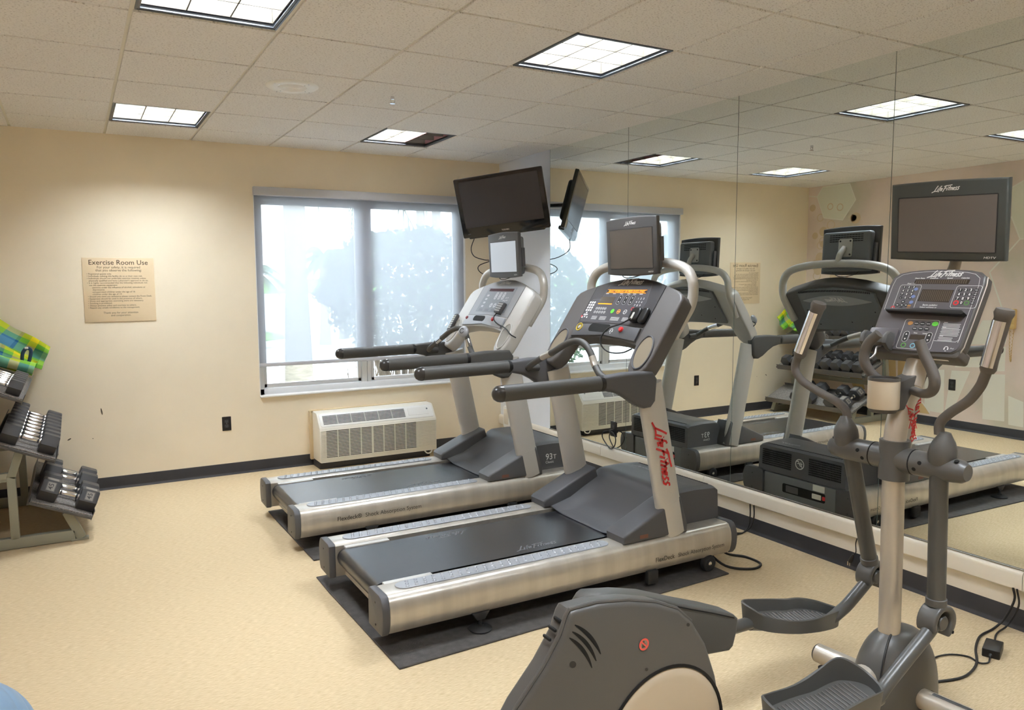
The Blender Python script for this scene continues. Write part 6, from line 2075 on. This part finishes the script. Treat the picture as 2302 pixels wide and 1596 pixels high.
ORD = ['nearest', 'second', 'third', 'fourth', 'fifth', 'sixth', 'seventh', 'eighth']
d0 = None
for k, y in enumerate((5.365, 5.530, 5.815, 5.985)):
    if k == 0:
        o = d0 = dumbbell(0.066, 0.108, 0.118, 'black hex dumbbell marked 45 at the near end of the lowest rack tray', 'heavy hex dumbbells on the lowest tray', '45')
    elif k == 1:
        o = d1 = dumbbell(0.066, 0.108, 0.118, 'black hex dumbbell, second from the near end of the lowest rack tray', 'heavy hex dumbbells on the lowest tray')
    else:
        o = copy_thing(d1, 'black hex dumbbell, %s from the near end of the lowest rack tray' % ORD[k])
    put_on(o, 'lower', y, 0.54)
m0 = None
for k in range(8):
    lab = 'black hex dumbbell, %s the near end of the middle rack tray' % ('nearest' if k == 0 else ORD[k] + ' from')
    if k == 0:
        o = m0 = dumbbell(0.0585, 0.096, 0.118, lab, 'hex dumbbells on the middle tray')
    else:
        o = copy_thing(m0, lab)
    put_on(o, 'middle', 5.345 + 0.1365 * k, 0.50)
t0 = None
for k in range(6):
    lab = 'small hex dumbbell, %s the near end of the top rack tray' % ('nearest' if k == 0 else ORD[k] + ' from')
    if k == 0:
        o = t0 = dumbbell(0.044, 0.078, 0.120, lab, 'light hex dumbbells on the top tray')
    else:
        o = copy_thing(t0, lab)
    put_on(o, 'top', 5.325 + 0.102 * k, 0.53)

# ================================================================ plaid cloth on the top tray
M_PLAID = bpy.data.materials.new('plaid_woven_cloth')
M_PLAID.use_nodes = True
nt = M_PLAID.node_tree
b = nt.nodes['Principled BSDF']
b.inputs['Roughness'].default_value = 0.85
uvn = nt.nodes.new('ShaderNodeUVMap')
sep = nt.nodes.new('ShaderNodeSeparateXYZ')
nt.links.new(uvn.outputs[0], sep.inputs[0])


def stripes(sock, n):
    mu = nt.nodes.new('ShaderNodeMath')
    mu.operation = 'MULTIPLY'
    mu.inputs[1].default_value = n
    fr_ = nt.nodes.new('ShaderNodeMath')
    fr_.operation = 'FRACT'
    nt.links.new(sock, mu.inputs[0])
    nt.links.new(mu.outputs[0], fr_.inputs[0])
    r = nt.nodes.new('ShaderNodeValToRGB')
    r.color_ramp.interpolation = 'CONSTANT'
    els = [(0.0, (86, 150, 60)), (0.16, (150, 196, 92)), (0.36, (92, 138, 168)), (0.62, (44, 92, 132)), (0.68, (118, 176, 80)), (0.84, (222, 206, 70))]
    r.color_ramp.elements[0].color = lin(*els[0][1])
    r.color_ramp.elements[0].position = 0
    r.color_ramp.elements[1].position = els[1][0]
    r.color_ramp.elements[1].color = lin(*els[1][1])
    for p_, c_ in els[2:]:
        e_ = r.color_ramp.elements.new(p_)
        e_.color = lin(*c_)
    nt.links.new(fr_.outputs[0], r.inputs[0])
    return r.outputs[0]


s1 = stripes(sep.outputs['X'], 1.25)
s2 = stripes(sep.outputs['Y'], 1.0)
mxp = nt.nodes.new('ShaderNodeMixRGB')
mxp.inputs[0].default_value = 0.5
nt.links.new(s1, mxp.inputs[1])
nt.links.new(s2, mxp.inputs[2])
hs_ = nt.nodes.new('ShaderNodeHueSaturation')
hs_.inputs['Saturation'].default_value = 1.12
nt.links.new(mxp.outputs[0], hs_.inputs['Color'])
nt.links.new(hs_.outputs[0], b.inputs['Base Color'])
pc = thing('plaid_blanket', 'green, blue and yellow plaid cloth bundle on the top rack tray', 'blanket', (-0.40, 6.3, 1.0))


def quad_patch(c, amp, ph):
    A, B, C_, D = [Vector(q) for q in c]
    def fn(u, v):
        p = A.lerp(B, u).lerp(D.lerp(C_, u), v)
        w = amp * (math.sin(5 * u + ph) * math.sin(4 * v + ph * 1.7) + 0.5 * math.sin(11 * u * v + ph))
        return p + Vector((0.25 * w, -w, 0.3 * w))
    return fn


MB().grid(quad_patch(((-0.70, 6.40, 1.20), (-0.222, 6.40, 0.985), (-0.160, 6.46, 1.140), (-0.50, 6.47, 1.385)), 0.016, 0.4), 26, 18, thick=0.012).build('rear_fold', M_PLAID, pc, world=True, angle=60)
MB().grid(quad_patch(((-0.70, 6.28, 1.10), (-0.300, 6.27, 0.975), (-0.245, 6.36, 1.045), (-0.66, 6.38, 1.325)), 0.020, 1.9), 26, 18, thick=0.014).build('front_fold', M_PLAID, pc, world=True, angle=60)


def roll(u, v):
    a = 2 * PI * v
    p = Vector((-0.72, 6.22, 1.175)).lerp(Vector((-0.262, 6.20, 1.005)), u)
    r = 0.040 * (1 + 0.18 * math.sin(7 * u + 3 * math.cos(a)))
    return p + Vector((0.35 * r * math.sin(a), r * 1.25 * math.cos(a), r * 0.95 * math.sin(a)))


MB().grid(roll, 24, 18).build('front_roll', M_PLAID, pc, world=True, angle=60)
M_NAVY = mat('navy_strap', (44, 70, 104), rough=0.7)
MB().tube([(-0.335, 6.245, 1.045), (-0.325, 6.225, 1.12), (-0.30, 6.22, 1.155), (-0.275, 6.225, 1.14), (-0.285, 6.24, 1.08), (-0.30, 6.245, 1.035)], 0.012, 10, k=6, flat=0.4).build('strap_loop', M_NAVY, pc, world=True)
MB().box((-0.300, 6.216, 1.158), (0.022, 0.012, 0.014), 0.003).build('strap_tag', M_STICK, pc, world=True)

# ================================================================ exercise ball at the lower left
M_BALL = mat('blue_grey_vinyl', (128, 156, 184), rough=0.4, spec=0.4)
BX, BY_ = -0.375, 2.56
ba = thing('exercise_ball', 'blue ribbed exercise ball cut by the lower left corner', 'ball', (BX, BY_, 0.0))
prof = []
BR = 0.225
for k in range(73):
    a = -PI / 2 + PI * k / 72
    r = BR * (1 - (0.012 if k % 6 == 0 and 0 < k < 72 else 0))
    prof.append((max(0.0, r * math.cos(a)) if 0 < k < 72 else 0.0, r * math.sin(a)))
MB().lathe(prof, Matrix.Translation((BX, BY_, BR)) @ Matrix.Rotation(0.9, 4, 'X') @ Matrix.Rotation(-0.6, 4, 'Y'), 56).build('ball_skin', M_BALL, ba, world=True, angle=25)
MB().lathe([(0, 0), (0.012, 0.0), (0.012, 0.004), (0, 0.005)], Matrix.Translation((BX, BY_, BR)) @ Matrix.Rotation(0.9, 4, 'X') @ Matrix.Rotation(-0.6, 4, 'Y') @ Matrix.Translation((0, 0, BR - 0.002)), 14).build('valve_plug', M_WHITEPL, ba, world=True)

# ================================================================ wall telephone on the mural wall (seen in the mirror)
M_PHONE = mat('phone_beige', (206, 174, 112), rough=0.4)
ph = thing('wall_telephone', 'beige wall telephone on the hexagon mural, seen only in the mirror', 'telephone', (XL, 4.105, 1.19))
FP = frame((XL, 4.105, 1.19), (0, 1, 0), (0, 0, 1))
MB().prism(rrect(0.085, 0.20, 0.012), 0, 0.030, FP, bev=0.006).build('phone_base', M_PHONE, ph, world=True)
hd = MB().prism(rrect(0.042, 0.19, 0.010, cx=-0.028), 0.036, 0.058, FP, bev=0.006)
hd.prism(rrect(0.046, 0.050, 0.012, cx=-0.028, cy=0.075), 0.028, 0.062, FP, bev=0.006)
hd.prism(rrect(0.046, 0.050, 0.012, cx=-0.028, cy=-0.075), 0.028, 0.062, FP, bev=0.006)
hd.build('handset', M_PHONE, ph, world=True)
kp = MB()
for a in range(3):
    for c_ in range(4):
        kp.box((0.008 + a * 0.013, -0.03 + c_ * 0.016, 0.031), (0.009, 0.010, 0.003), 0.001, FP, seg=1)
kp.build('phone_key', M_DGREY, ph, world=True, kind='stuff')
coil = []
for k in range(26 * 8 + 1):
    q = k / (26 * 8)
    a = 2 * PI * k / 8
    zz_ = 1.085 - 0.31 * math.sin(PI * q) - 0.0 * q
    coil.append((XL + 0.025 + 0.009 * math.cos(a), 4.090 + 0.03 * q - 0.015 + 0.004 * math.sin(q * 9), zz_ + 0.009 * math.sin(a)))
MB().tube(coil, 0.0024, 6).build('coiled_cord', M_PHONE, ph, world=True)
